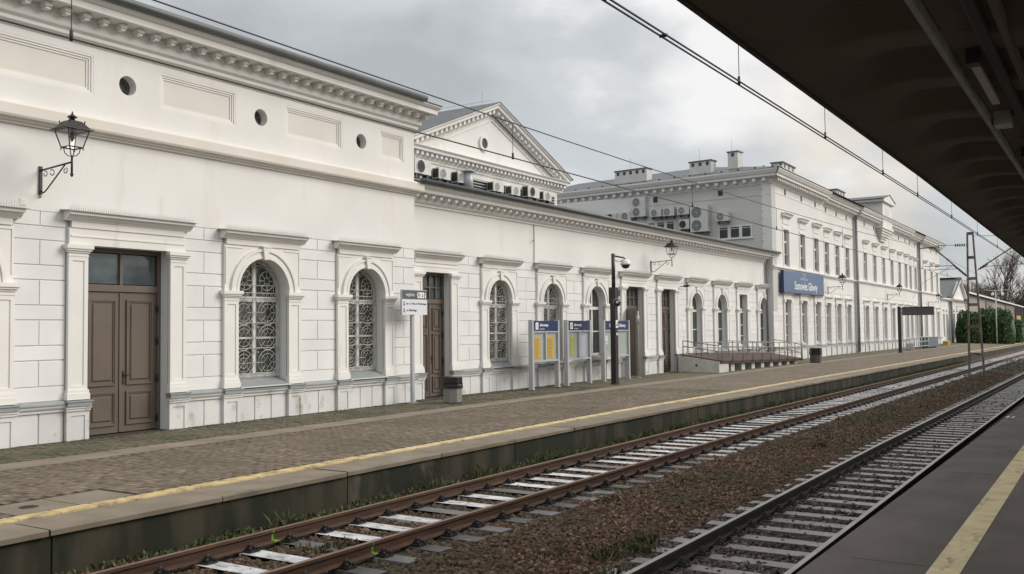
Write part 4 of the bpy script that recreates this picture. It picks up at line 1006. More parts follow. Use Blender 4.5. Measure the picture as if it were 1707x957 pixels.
def chimney(t0, t1_, z0, z1, d=1.3, dep=.7, flues=3, x0=None):
    m_ = MB(); c = on_side(m_.box(t0, t1_, -d-dep, -d, z0, z1), 'chimney', mat('chimney_plaster', (0.62, 0.62, 0.60), .85, .1, 2, rnd_obj=.02))
    MB().box(t0-.06, t1_+.06, -d-dep-.06, -d+.06, z1, z1+.07).build('chimney_cap', MET, c)
    for q in range(flues):
        a = t0+(t1_-t0)*(q+.5)/flues; MB().box(a-.1, a+.1, -d, -d+.008, z1-.28, z1-.06).build('flue_opening', FAN, c)
    MB().tube([((t0+t1_)/2+.2, -d-.3, z1), ((t0+t1_)/2+.2, -d-.3, z1+.9)], .008, 4).build('lightning_rod', MET, c)
chimney(9.3, 11.8, 11.3, 12.78, flues=5); chimney(4.55, 6.1, 11.3, 12.75, flues=3); chimney(3.3, 4.0, 11.4, 13.35, d=2.6, flues=1)
def chimney_x(x0, x1, y, z1):
    c = MB().box(o0(x0), o0(x1), y, y+.8, 11.2, z1).build('chimney', MATS['chimney_plaster'], E_)
    MB().box(o0(x0)-.08, o0(x1)+.08, y-.08, y+.88, z1, z1+.08).build('chimney_cap', MET, c)
    for q in range(3): a = x0+(x1-x0)*(q+.5)/3; MB().box(o0(a)-.15, o0(a)+.15, y-.01, y, z1-.3, z1-.06).build('flue_opening', FAN, c)
chimney_x(66.0, 69.0, 19.5, 13.55); chimney_x(81.3, 84.0, 19.5, 13.5)
# stone dormer on a stepped console
dm = MB().box(o0(85.6), o0(89.6), 16.75, 22, 10.6, 12.75).build('dormer', PM, E_)
MB().poly_y([(o0(85.2), 12.75), (o0(90.0), 12.75), (o0(90.0), 12.95), (o0(87.6), 13.45), (o0(85.2), 12.95)], 16.55, 22).build('dormer_gable', PM, dm)
MB().box(o0(86.8), o0(88.4), 16.73, 16.75, 11.2, 12.4).build('dormer_niche', PN, dm)
MB().add([(o0(85.0), 16.5, 12.98), (o0(87.6), 16.5, 13.52), (o0(87.6), 22, 13.52), (o0(85.0), 22, 12.98)], [(0, 1, 2, 3)]).add([(o0(87.6), 16.5, 13.52), (o0(90.2), 16.5, 12.98), (o0(90.2), 22, 12.98), (o0(87.6), 22, 13.52)], [(0, 1, 2, 3)]).build('dormer_roof', ROOF, dm)
for q in range(6):
    MB().box(o0(85.2+q*.28), o0(90.0-q*.28), 16.70+q*.09, 17.35, 10.45-q*.2, 10.63-q*.2).build('console_step', PM, dm)

# ================================================================== END PAVILION (F)
F_ = thing('station_pavilion', 'small far white pavilion with a pointed gable at the end of the station building', 'station building', (119.7, 0, 0)); F_.rotation_euler = (0, 0, 0)
q0 = lambda x: x-119.7
zb = -.45
def low(mb): return mb
ops = [(q0(c)-.55, q0(c)+.55, .5, 3.2, False) for c in (122.0, 124.3)]
mb = MB(); wall_holes(mb, 0, q0(126.2), -1.5, 5.0, 17.33, 17.8, ops); mb.build('link_wall', PL, F_)
ops = [(q0(c)-.6, q0(c)+.6, .5, 3.3, False) for c in (128.6, 131.4, 134.2)]
mb = MB(); wall_holes(mb, q0(126.2), q0(139), -1.5, 5.0, 17.1, 17.6, ops); mb.box(q0(126.4), q0(138.8), 17.7, 26, -1.5, 5.0); mb.box(.1, q0(126.2), 17.9, 26, -1.5, 5.0); mb.build('front_wall', PL, F_)
for c, y in ((122.0, 17.33), (124.3, 17.33), (128.6, 17.1), (131.4, 17.1), (134.2, 17.1)):
    w_ = MB().box(-.6, .6, .3, .34, .5, 3.3).build('window', FRM, F_, (q0(c), y, 0)); MB().box(-.5, .5, .28, .3, .6, 3.2).build('pane', GLC, w_)
    MB().box(-.75, .75, -.12, 0, 3.6, 3.8).build('window_hood', PM, F_, (q0(c), y, 0))
MB().poly_x([(17.1, 4.7), (16.95, 4.8), (16.7, 4.95), (16.65, 5.1), (17.5, 5.15)], q0(125.9), q0(139.4)).build('cornice', PM, F_)
MB().poly_x([(17.33, 4.7), (17.2, 4.8), (17.0, 4.95), (17.0, 5.1), (17.5, 5.15)], 0, q0(125.9)).build('cornice', PM, F_)
MB().poly_x([(17.1, .35), (16.98, .38), (16.98, .45), (17.1, .5)], q0(126.2), q0(139)).build('plinth_ledge', LED, F_)
MB().poly_y([(q0(126.4), 5.1), (q0(138.8), 5.1), (q0(133.0), 7.45)], 17.1, 17.4).build('gable', PL, F_)
for a, b in (((126.0, 5.15), (133.0, 7.75)), ((133.0, 7.75), (139.4, 5.15))):
    m_ = MB(); m_.poly_y([(q0(a[0]), a[1]-.05), (q0(b[0]), b[1]-.3), (q0(b[0]), b[1]), (q0(a[0]), a[1]+.22)], 16.75, 17.25); m_.build('raking_cornice', PM, F_)
    m_ = MB(); m_.add([(q0(a[0])-.2, 16.7, a[1]+.2), (q0(b[0]), 16.7, b[1]+.03), (q0(b[0]), 27, b[1]+.03), (q0(a[0])-.2, 27, a[1]+.2)], [(0, 1, 2, 3)]); m_.build('roof', MET, F_)
m_ = MB(); m_.add([(0, 17.0, 5.16), (q0(126), 17.0, 5.16), (q0(126), 24, 7.4), (0, 24, 7.4)], [(0, 1, 2, 3)]); m_.build('link_roof', MET, F_)
SNW = mat('pale_roof_flashing', (0.72, 0.74, 0.76), .5, .1, 4)
for q in range(6): MB().box(q0(126.6+q*.75), q0(127.2+q*.75), 16.9, 17.0, 5.55+q*.30, 5.85+q*.30).build('gable_step_flashing', SNW, F_)
m_ = MB(); m_.tube([(q0(126.15), 17.0, 5.0), (q0(126.15), 17.0, -.4)], .12, 8); m_.build('downpipe', PIPE, F_)
# ================================================================== STREET FURNITURE
def wall_lamp(loc, yw, label, reach=1.03):
    """origin at lamp axis below, wall plane at local y = +reach"""
    t = thing('wall_lantern', label, 'wall lamp', loc, 0, 'iron lanterns on the station wall')
    m_ = MB(); yW = reach
    m_.box(-.03, .03, yW-.035, yW, -.50, .05); m_.lathe(0, yW-.02, [(.03, -.53), (.0, -.56)], 6); 
    m_.tube([(0, yW-.02, -.03), (0, 0, .03)], .017, 6)
    m_.tube([(0, yW-.03, -.42), (0, yW-.12, -.47), (0, yW-.22, -.42), (0, .22, .0)], .014, 6)
    for cy, r_, a0 in ((yW-.18, .06, 60), (yW-.40, .07, 40), (.20, .06, 120)):
        m_.tube([(0, cy+r_*(1-.012*k_)*math.cos(R(a0+k_*22)), -.11+r_*(1-.03*k_)*math.sin(R(a0+k_*22))) for k_ in range(16)], .009, 5)
    m_.build('bracket', DARKM, t)
    m_ = MB(); m_.tube([(0, 0, -.20), (0, 0, .15)], .020, 8); m_.lathe(0, 0, [(.01, -.25), (.03, -.22), (.03, -.19), (.018, -.17)], 8); m_.build('post', DARKM, t)
    # lantern frame: tapering square cage
    m_ = MB(); b, tt = .135, .215; z0, z1 = .30, .62
    co = [(-1, -1), (1, -1), (1, 1), (-1, 1)]
    for i in range(4):
        a, c = co[i], co[(i+1) % 4]
        m_.tube([(a[0]*b, a[1]*b, z0), (a[0]*tt, a[1]*tt, z1)], .011, 4); m_.tube([(a[0]*b, a[1]*b, z0), (c[0]*b, c[1]*b, z0)], .013, 4)
        m_.tube([(a[0]*tt, a[1]*tt, z1), (c[0]*tt, c[1]*tt, z1)], .014, 4)
        m_.tube([(0, 0, .14), (a[0]*.05, a[1]*.05, .145), (a[0]*.09, a[1]*.09, .20), (a[0]*.105, a[1]*.105, z0)], .009, 5)
        m_.tube([(a[0]*b, a[1]*b, z0), (a[0]*b*1.02, a[1]*b*1.02, z0-.05)], .011, 5)
    m_.build('lantern_frame', DARKM, t)
    for i in range(4):
        a, c = co[i], co[(i+1) % 4]; MB().add([(a[0]*b, a[1]*b, z0), (c[0]*b, c[1]*b, z0), (c[0]*tt, c[1]*tt, z1), (a[0]*tt, a[1]*tt, z1)], [(0, 1, 2, 3)]).build('glass_pane', LAMPG, t)
    m_ = MB(); w1, w2 = .275, .12; zz = [(w1, .615), (w1, .635), (.23, .655), (w2, .79), (.055, .81)]
    vs = []; fs = []
    for w_, z in zz: vs += [(s[0]*w_, s[1]*w_, z) for s in co]
    for i in range(len(zz)-1): fs += [(i*4+k_, i*4+(k_+1) % 4, i*4+4+(k_+1) % 4, i*4+4+k_) for k_ in range(4)]
    fs += [(3, 2, 1, 0), tuple(range(len(vs)-4, len(vs)))]
    m_.add(vs, fs); m_.lathe(0, 0, [(.05, .80), (.045, .85), (.09, .865), (.085, .88), (.04, .91), (.015, .93), (.02, .945), (.004, .985)], 12)
    for s in co: m_.tube([(s[0]*.15, s[1]*.15, .75), (s[0]*.16, s[1]*.16, .80)], .012, 5)
    m_.build('lantern_roof', DARKM, t)
    MB().lathe(0, 0, [(.02, .42), (.045, .50), (.03, .60)], 10).build('bulb', mat('lamp_socket', (.08, .075, .07), .4), t)
    return t
wall_lamp((10.38, YA-1.03, 5.24), YA, 'black iron lantern on a scrolled bracket high on the tall left hall')
wall_lamp((39.5, YB-1.03, 5.02), YB, 'black iron lantern on a scrolled bracket on the low wing above the brown doors')
wall_lamp((69.6, 17.50-1.03, 4.80), 17.5, 'black iron lantern just right of the blue station name board')
wall_lamp((89.6, 17.33-1.03, 4.75), 17.33, 'black iron lantern on the two storey building, above the dark hanging display')
wall_lamp((111.3, 17.33-1.03, 4.45), 17.33, 'small far iron lantern near the end of the two storey building')
wall_lamp((131.0, 17.1-1.03, 4.25), 17.1, 'farthest iron lantern, on the gabled pavilion')

# ---- blue station name board
t = thing('station_name_board', 'large blue station name board on the wall of the two storey building', 'sign', (57.35, 17.02, 4.08))
MB().bevbox(0, 9.3, 0, .16, 0, 1.36, .02).build('board', BLUE, t)
MB().box(-.02, 0, -.0, .2, -.01, 1.37).box(0, 9.3, .16, .3, .1, .2).build('board_edge', NAVY, t)
text('Sosnowiec Główny', .72, WHT, t, (4.9, -.004, .26), align='CENTER', bold=.008, sx=.95)
text('PKP POLSKA', .17, LGT, t, (4.4, -.004, .88), align='CENTER', sx=1.9)
m_ = MB()
for s in (-1, 1):
    for (a, b, c, d) in ((.10, 1.27, .34, 1.21), (.10, 1.07, .34, 1.13), (.28, 1.25, .38, 1.17), (.28, 1.09, .38, 1.17)):
        m_.poly_y([(4.4+s*a, b-.012), (4.4+s*c, d-.012), (4.4+s*c, d+.012), (4.4+s*a, b+.012)][::s], -.006, -.001)
m_.build('emblem', WHT, t)

# ---- way-out sign on a post
t = thing('direction_sign', 'grey and white way out sign on a slim post in front of the left hall', 'sign', (20.67, 16.85, 0))
m_ = MB(); m_.box(.48, .58, .03, .11, 0, 3.1); m_.build('post', GREY, t)
MB().box(.40, .66, -.02, .18, 0, .012).build('base_plate', GREY, t)
MB().box(0, 1.14, 0, .03, 2.94, 3.19).build('header_panel', DGS, t)
MB().box(0, 1.14, 0, .03, 2.50, 2.936).build('text_panel', LGT, t)
MB().box(-.02, 0, -.005, .04, 2.49, 3.20).box(0, 1.14, -.004, .04, 3.19, 3.205).build('panel_frame', GREY, t)
text('wyjście  →', .13, WHT, t, (.17, -.003, 3.03)); text('ul. 3 Maja, ul. Mościckiego', .075, BLK, t, (.30, -.003, 2.79)); text('ul. Kilińskiego', .085, BLK, t, (.19, -.003, 2.60))
m_ = MB()
for q in range(2): m_.box(.70+q*.155, .845+q*.155, -.004, -.001, 2.98, 3.14)
m_.box(1.04, 1.08, -.004, -.001, 2.98, 3.07); m_.poly_y([(1.03, 3.09), (1.09, 3.09), (1.06, 3.14)], -.004, -.001); m_.build('pictograms', WHT, t)
m_ = MB(); m_.ring(.775, 3.06, .02, .045, -.007, -.0045, 0, 360, 10); m_.box(.735, .76, -.007, -.0045, 3.07, 3.12); m_.box(.90, .955, -.007, -.0045, 3.01, 3.04); m_.poly_y([(.90, 3.05), (.96, 3.05), (.93, 3.11)], -.007, -.0045); m_.build('pictogram_marks', DGS, t)
m_ = MB()
for z in (2.79, 2.60): m_.box(.08, .10, -.004, -.001, z, z+.05); m_.poly_y([(.06, z+.045), (.12, z+.045), (.09, z+.09)], -.004, -.001); m_.ring(.09, z-.01, 0, .03, -.004, -.001, 0, 360, 8)
m_.box(.19, .26, -.004, -.001, 2.79, 2.825); m_.build('arrows', BLK, t)

# ---- information boards
BRD = [(27.40, 1.86, 'info', 'grey steel notice board holding two yellow timetables', [('yellow_timetable', YEL, .15, .62, .05, .80), ('yellow_timetable', YEL, 1.02, 1.52, .05, .80)]),
       (29.82, 1.84, 'info', 'grey steel notice board holding a green leaflet strip and a pale sheet', [('green_leaflet', GYP, .33, .62, .10, .78), ('pale_sheet', LIL, 1.03, 1.45, .05, .82)]),
       (32.72, 2.28, 'name', 'almost empty grey notice board behind the black camera pole', [('small_notice', WHT, .18, .40, .45, .78)])]
for (x0, w_, kind_, lab, papers) in BRD:
    y = 16.72; t = thing('notice_board', lab, 'notice board', (x0, y, 0), 0, 'notice boards in front of the low wing')
    for a in (0, w_-.11):
        p = MB().box(a, a+.11, -.02, .14, 0, 2.36).build('post', GREY, t); MB().box(a-.03, a+.14, -.05, .17, 0, .012).build('foot', GREY, p)
    MB().box(.12, w_-.12, -.03, .12, 1.98, 2.33).build('header', NAVY, t)
    fr_ = MB(); z0, z1 = .98, 1.93; fr_.box(.12, w_-.12, -.02, .10, z0-.06, z0); fr_.box(.12, w_-.12, -.02, .10, z1, z1+.04); fr_.box(w_/2-.04, w_/2+.04, -.02, .10, z0, z1); fr_.build('cabinet_frame', GREY, t)
    MB().box(.12, w_-.12, .05, .08, z0, z1).build('back_panel', CAB, t)
    for a, b, m_, c, d in [(p[2], p[3], p[1], p[4], p[5]) for p in papers]:
        MB().box(a, b, .035, .045, z0+c, z0+d).build('paper_sheet', m_, t)
    if kind_ == 'info' and papers[0][1] is YEL:
        for a in (.18, 1.05):
            mm = MB()
            for q in range(14): mm.box(a+.01, a+.40-.05*(q % 3), .030, .034, z0+.09+q*.048, z0+.105+q*.048)
            mm.build('timetable_rows', mat('timetable_ink', (.42, .25, .03), .7), t)
    if kind_ != 'info': MB().box(.22, .36, .030, .034, z0+.52, z0+.54).build('notice_line', BLK, t); MB().box(.2, .38, .03, .034, z0+.3, z0+.315).build('notice_line', BLK, t)
    for k_ in (0, 1):
        a, b = (.12, w_/2-.04) if k_ == 0 else (w_/2+.04, w_-.12); MB().box(a, b, -.012, -.008, z0, z1).build('glass_door', LAMPG, t)
    if kind_ == 'info':
        text('informacja', .135, WHT, t, (.48, -.034, 2.14), bold=.003); text('information', .07, WHT, t, (.48, -.034, 2.03))
        MB().box(.20, .38, -.036, -.031, 2.03, 2.27).build('pictogram', WHT, t)
        MB().box(.275, .305, -.040, -.0365, 2.06, 2.17).box(.272, .308, -.040, -.0365, 2.19, 2.23).build('pictogram_mark', NAVY, t)
    else: text('Sosnowiec Główny', .185, WHT, t, (w_/2, -.034, 2.09), align='CENTER', bold=.003)

# ---- camera pole
t = thing('camera_pole', 'black pole with white dome camera, loudspeakers and stickers before the notice boards', 'camera pole', (31.5, 15.66, 0))
PBK = mat('black_pole_paint', (0.022, 0.021, 0.022), .35, .2, 4)
MB().box(-.115, .115, -.10, .10, 0, 2.95).box(-.14, .14, -.13, .13, 0, .03).build('lower_pole', PBK, t)
MB().box(-.15, .15, -.13, .13, 2.95, 3.55).build('junction_box', PBK, t)
MB().tube([(0, 0, 3.55), (0, 0, 4.80)], .07, 10).build('upper_pole', PBK, t)
MB().tube([(0, 0, 4.72), (.35, -.25, 4.66), (.42, -.30, 4.60)], .03, 8).tube([(0, -.06, 4.55), (.15, -.15, 4.50), (.35, -.25, 4.58)], .012, 5).build('camera_arm', PBK, t)
dh = MB().lathe(.42, -.30, [(.04, 4.60), (.10, 4.59), (.16, 4.54), (.19, 4.44), (.20, 4.40), (.17, 4.39)], 18).build('dome_housing', FRM, t)
MB().lathe(.42, -.30, [(.02, 4.25), (.09, 4.27), (.14, 4.32), (.165, 4.39), (.16, 4.40)], 18).build('dome_glass', FAN, dh)
def horn(p, d, nm, m):
    d = Vector(d).normalized(); mm = MB(); a = Vector(p); mm.tube([a, a+d*.10, a+d*.22, a+d*.25], [.05, .07, .15, .16], 14); h_ = mm.build(nm, m, t)
    mm = MB(); mm.tube([a+d*.251, a+d*.262], [.13, .13], 12); mm.build('horn_mouth', FAN, h_); mm = MB(); mm.tube([a+d*.262, a+d*.275], [.05, .05], 10); mm.build('horn_centre', GREY, h_)
horn((-.10, -.12, 3.0), (-.75, -.6, -.05), 'loudspeaker', mat('speaker_grey', (.22, .22, .21), .5))
horn((.22, .05, 3.12), (.7, .4, 0), 'loudspeaker', FRM)
MB().tube([(.14, 0, 3.3), (.28, -.03, 3.32)], .025, 6).box(.26, .36, -.08, .06, 3.24, 3.45).tube([(.12, 0, 2.98), (.26, -.02, 2.98)], .03, 6).box(.22, .30, -.06, .04, 2.90, 3.05).build('bracket', PBK, t)
MB().tube([(-.08, -.05, 3.52), (-.2, -.1, 3.62), (-.19, -.1, 3.78), (-.06, -.03, 3.84)], .012, 5).build('cable', PBK, t)
st = MB().box(-.085, .105, -.112, -.105, 2.06, 2.34).build('sticker', WHT, t)
MB().poly_y([(-.05, 2.12), (.04, 2.12), (.075, 2.28), (.04, 2.29), (0, 2.20), (-.05, 2.17)], -.116, -.1125).build('sticker_mark', BLK, st)
st = MB().ring(.01, 1.96, .0, .05, -.112, -.105, 0, 360, 14).build('round_sticker', BLUE, t); MB().ring(.01, 1.83, .0, .05, -.112, -.105, 0, 360, 14).build('round_sticker', WHT, t)

# slender post by the brown door
t = thing('bollard_post', 'slender pale steel post standing before the open brown door', 'post', (35.58, 16.6, 0))
MB().tube([(0, 0, 0), (0, 0, 2.3), (0, 0, 2.74)], [.035, .03, .03], 8).build('pole', GREY, t); MB().tube([(0, 0, 2.2), (0, 0, 2.55)], .055, 8).build('sleeve', GREY, t); MB().lathe(0, 0, [(.09, 0), (.09, .02)], 10).build('foot', GREY, t)

# ---- litter bins
def bin_(loc, label, s=1.0, body=None, bag=True):
    t = thing('litter_bin', label, 'litter bin', loc, .3, 'litter bins along the station wall'); n = 8
    MB().lathe(0, 0, [(.24*s, 0), (.27*s, .03), (.29*s, .46*s)], 8).build('concrete_body', body or BINC, t)
    if bag:
        pts = []; mm = MB(); r_ = random.Random(int(loc[0]))
        mm.lathe(0, 0, [(.31*s, .42*s), (.315*s, .48*s), (.305*s, .53*s), (.31*s, .56*s)], 8); mm.build('bin_bag', BAG, t)
        MB().lathe(0, 0, [(.29*s, .55*s), (.30*s, .57*s), (.295*s, .72*s), (.27*s, .745*s), (.10*s, .75*s)], 8).build('lid', BAG, t)
        MB().lathe(0, 0, [(.285*s, .50*s), (.30*s, .53*s), (.27*s, .60*s)], 8).build('rim', mat('bin_rim', (.15, .15, .15), .5), t)
    return t
bin_((21.72, 15.9, 0), 'octagonal concrete litter bin with black bag beside the way out sign', 1.0)
bin_((55.7, 14.8, G(55)*.6), 'black topped litter bin beyond the end of the ramp', 1.15, mat('bin_dark', (.09, .085, .08), .6))
bin_((87.9, 15.25, G(88)*.55), 'far grey upright litter bin beside the metal railing', 1.25, GREY, False)

# ---- ramp with railings
t = thing('access_ramp', 'brown planked access ramp with steel railings along the low wing', 'ramp', (0, 0, 0))
PLK = mat('ramp_plank', (0.115, 0.072, 0.056), .6, .3, 5, rnd_obj=.15, stretch=(1, .2, 1)); RST = mat('ramp_rail_steel', (0.26, 0.235, 0.215), .5, .25, 6)
def deck(x, y):
    u = (x-41.8)/13.2; v = (y-15.4)/1.85; return (0.50-.30*u)+v*(.26+.04*u)
n = 44
for q in range(n):
    a = 41.9+13.1*q/n; b = a+13.1/n-.035; MB().add([(a, 15.4, deck(a, 15.4)), (b, 15.4, deck(b, 15.4)), (b, 17.45, deck(b, 17.45)), (a, 17.45, deck(a, 17.45)), (a, 15.4, deck(a, 15.4)-.05), (b, 15.4, deck(b, 15.4)-.05), (b, 17.45, deck(b, 17.45)-.05), (a, 17.45, deck(a, 17.45)-.05)],
        [(0, 1, 2, 3), (7, 6, 5, 4), (0, 4, 5, 1), (2, 6, 7, 3), (1, 5, 6, 2), (3, 7, 4, 0)]).build('plank', PLK, t)
m_ = MB(); m_.add([(x, y, deck(x, y)-.06-(0 if k_ else .09)) for k_ in (1, 0) for (x, y) in ((41.85, 15.42), (55.0, 15.42), (55.0, 15.5), (41.85, 15.5))], [(0, 1, 2, 3), (4, 7, 6, 5), (0, 4, 5, 1), (1, 5, 6, 2), (3, 0, 4, 7)]); m_.build('edge_beam', mat('ramp_beam', (.05, .03, .025), .7), t)
m_ = MB(); m_.add([(41.75, 17.45, -.1), (41.75, 15.45, -.1), (41.75, 15.45, deck(41.8, 15.4)-.06), (41.75, 17.45, deck(41.8, 17.4)-.06), (43.0, 17.45, -.1), (43.0, 15.45, -.1), (43.0, 15.45, deck(43, 15.4)-.07), (43.0, 17.45, deck(43, 17.4)-.07)], [(0, 3, 2, 1), (1, 2, 6, 5), (3, 7, 6, 2)]); eb = m_.build('end_block', CONC, t)
MB().box(41.74, 41.75, 16.5, 16.6, .22, .32).build('drain_hole', BLK, eb)
for q in range(8): MB().box(43.6+q*1.5, 44.1+q*1.5, 15.55, 16.2, -.15, deck(43.8+q*1.5, 15.5)-.13).build('support_block', CONC, t)
def railing(pts, hs=(.42, .80, 1.12), posts=True):
    for h in hs: MB().tube([(x, y, z+h) for x, y, z in pts], .022, 6).build('handrail', RST, t)
    for (x, y, z) in pts: MB().tube([(x, y, z-.08), (x, y, z+hs[-1])], .024, 6).build('railing_post', RST, t)
railing([(x, 15.36, deck(x, 15.4)-.07*(x-41)/14) for x in [41.9+13.1*i/9 for i in range(10)]], (.38, .66, .92))
railing([(41.8, 15.5, deck(41.8, 15.5)), (41.8, 16.3, deck(41.8, 16.3)), (41.75, 17.2, deck(41.8, 17.2))], (.40, .66))
railing([(x, 17.05, deck(x, 17.0)) for x in [43+12.0*i/8 for i in range(9)]], (.35, .62))
railing([(55.05, 15.4, deck(55, 15.4)-.05), (55.05, 16.2, deck(55, 16.2)), (55.05, 17.0, deck(55, 17))], (.35, .80))

# ---- hanging display over the platform
t = thing('display_sign', 'dark post carrying a wide black display board over the platform, seen from behind', 'display board', (79.9, 14.6, G(80)*.65))
z_ = -G(80)*.65
MB().box(-.12, .12, -.12, .12, 0, 3.45+z_).build('post', PBK, t); MB().box(-.18, .18, -.18, .18, 0, .04).build('foot', PBK, t)
m_ = MB(); m_.box(-.16, .16, -2.55, -.25, 2.78+z_, 3.42+z_); m_.build('display_case', mat('display_grey', (.085, .08, .08), .5, .2, 3), t)
MB().box(-.19, -.16, -2.55, -.25, 3.36+z_, 3.42+z_).box(-.19, -.16, -2.55, -.25, 2.76+z_, 2.80+z_).build('case_trim', PBK, t); MB().tube([(0, -.1, 3.3+z_), (0, -.3, 3.3+z_)], .04, 6).tube([(0, -.1, 2.95+z_), (0, -.3, 2.95+z_)], .04, 6).build('bracket', PBK, t)

# ---- far cabinet, barrier and box
zf = G(97)*.6
t = thing('electrical_cabinet', 'blue grey cabinet at the far end of the station wall', 'cabinet', (95.0, 14.9, zf)); CABM = mat('cabinet_blue_grey', (.11, .15, .175), .5, .1, 3)
MB().box(0, 5.6, 0, .7, .12, .98).build('case', CABM, t); MB().box(-.05, 5.65, -.04, .74, .98, 1.03).build('top', CABM, t)
for q in range(4): MB().box(.05+q*1.4, 1.38+q*1.4, -.02, 0, .18, .93).build('panel', CABM, t)
for q in range(3): MB().box(.2+q*2.4, .4+q*2.4, .1, .6, -.1, .12).build('foot', MET, t)
t = thing('metal_railing', 'grey metal railing beside the far blue grey cabinet', 'railing', (85.9, 14.85, G(90)*.6))
for h in (.3, .7, 1.1): MB().tube([(0, 0, h), (8.8, 0, h)], .03, 6).build('rail', GREY, t)
for q in range(6): MB().tube([(q*1.76, 0, 0), (q*1.76, 0, 1.1)], .03, 6).build('railing_post', GREY, t)
t = thing('grit_box', 'small yellow grit box at the foot of the far pavilion wall', 'grit box', (112.0, 15.6, G(112)*.55)); YB_ = mat('yellow_plastic', (.50, .35, .06), .5, .2, 3)
MB().box(0, 1.9, 0, .5, 0, .30).build('tub', YB_, t); MB().poly_x([(-.05, .30), (.55, .30), (.55, .38), (.3, .44), (-.05, .36)], -.05, 1.95).build('lid', YB_, t)

# ================================================================== AIR CONDITIONERS
def ac(w_, h_, d_, fans=1, dark=False, grid=False):
    """front face on local y=0 looking to -y, origin at the lower left front corner; returns a list of (name, MB, material, children)"""
    L_ = []
    L_.append(('shell', MB().box(0, w_, 0, d_, 0, h_), ACW))
    L_.append(('coil_side', MB().box(-.006, 0, .04, d_-.03, .04, h_-.04), FAN))
    for k_ in range(fans):
        cx = w_*.36 if not grid or w_ > .7 else w_*.5; cz = h_*(k_+.5)/fans; r_ = min(w_*.33, h_/fans*.42)
        L_.append(('fan_recess', MB().ring(cx, cz, 0, r_, -.006, 0, 0, 360, 20), FAN if dark else SLAT))
        m_ = MB()
        for q in range(1, 5): m_.ring(cx, cz, r_*q/4.5-.006, r_*q/4.5+.006, -.016, -.008, 0, 360, 16)
        for a in range(0, 360, 45): m_.tube([(cx, -.012, cz), (cx+r_*math.cos(R(a)), -.012, cz+r_*math.sin(R(a)))], .006, 4)
        L_.append(('fan_guard', m_, SLAT if dark else ACW))
        L_.append(('fan_rim', MB().ring(cx, cz, r_, r_+.022, -.02, 0, 0, 360, 20), ACW))
    m_ = MB(); m_.box(w_*.12, w_*.2, .05, d_-.05, -.16, 0); m_.box(w_*.8, w_*.88, .05, d_-.05, -.16, 0); L_.append(('feet', m_, MET))
    return L_
def place_ac(loc, rz, label, **k_):
    t = thing('air_conditioner', label, 'air conditioner', loc, rz, 'outdoor air conditioning units')
    for nm, mb_, m_ in ac(**k_): mb_.build(nm, m_, t)
k2 = 21.55/22; 
for (x0, x1, z0, z1, kw, lab) in [
    (27.80, 28.80, 7.96, 8.52, dict(dark=True), 'large air conditioner with dark fan, nearest the tall left hall on the low roof'),
    (29.30, 30.05, 7.94, 8.36, {}, 'second air conditioner on the low roof, with pale fan, left of the vent pipe'),
    (30.55, 31.00, 7.94, 8.38, {}, 'narrow air conditioner half hidden by the metal vent pipe'),
    (33.10, 33.90, 7.90, 8.29, {}, 'air conditioner below the round window of the gable, right of the long louvres'),
    (34.52, 35.23, 7.90, 8.28, dict(grid=True), 'small pale air conditioner in the middle of the three right hand roof units'),
    (35.90, 36.88, 7.96, 8.45, dict(dark=True), 'air conditioner with black fan near the right end of the gabled hall'),
    (37.25, 37.96, 7.96, 8.36, dict(grid=True), 'small air conditioner at the right end of the gabled hall')]:
    place_ac((x0*k2, 21.55, 2.08+(z0-2.08)*k2), 0, lab, w_=(x1-x0)*k2, h_=(z1-z0)*k2, d_=.33, **kw)
t = thing('vent_pipe', 'short round metal vent pipe with a flat cap on the low roof', 'vent pipe', (31.18*k2, 21.5, 7.55)); 
MB().lathe(0, 0, [(.20, 0), (.20, .72)], 16).build('pipe', GREY, t); MB().lathe(0, 0, [(.30, .74), (.30, .77), (.05, .86)], 16).build('cap', GREY, t); MB().tube([(.1, 0, .7), (.1, 0, .78)], .02, 4).tube([(-.1, 0, .7), (-.1, 0, .78)], .02, 4).build('cap_stay', GREY, t)
# on the side wall of the two storey building: local x axis runs towards the tracks
for (t0, t1_, z0, z1, kw, lab) in [
    (9.51, 8.43, 9.30, 10.60, dict(fans=2), 'tall twin fan air conditioner on the left of the shaded side wall'),
    (5.20, 3.98, 8.00, 9.65, dict(fans=2), 'largest twin fan air conditioner, right of centre on the shaded side wall'),
    (8.10, 7.26, 9.20, 9.72, {}, 'small air conditioner just right of the left twin fan unit on the shaded side wall'),
    (7.15, 6.33, 9.18, 9.72, {}, 'small air conditioner above the louvred window, third from the left twin unit'),
    (6.12, 5.28, 9.18, 9.70, {}, 'upper small air conditioner beside the largest twin fan unit'),
    (6.00, 5.28, 8.25, 8.86, dict(dark=True), 'lower small air conditioner with dark fan beside the largest twin fan unit'),
    (3.46, 2.60, 8.55, 9.12, {}, 'single air conditioner above the three pane window on the shaded side wall'),
    (11.46, 10.65, 9.15, 9.70, dict(dark=True), 'leftmost air conditioner on the shaded side wall, just above the low roof'),
    (10.28, 9.55, 9.10, 9.70, {}, 'air conditioner left of the tall twin fan unit on the shaded side wall')]:
    d = Vector((.1, 1, 0)).normalized(); dep = .42; nrm = Vector((-d.y, d.x, 0))
    p = Vector((XC, 17.33, 0))+d*t0+nrm*dep; place_ac((p.x, p.y, z0), math.atan2(-d.y, -d.x), lab, w_=t0-t1_, h_=z1-z0, d_=dep-.05, **kw)

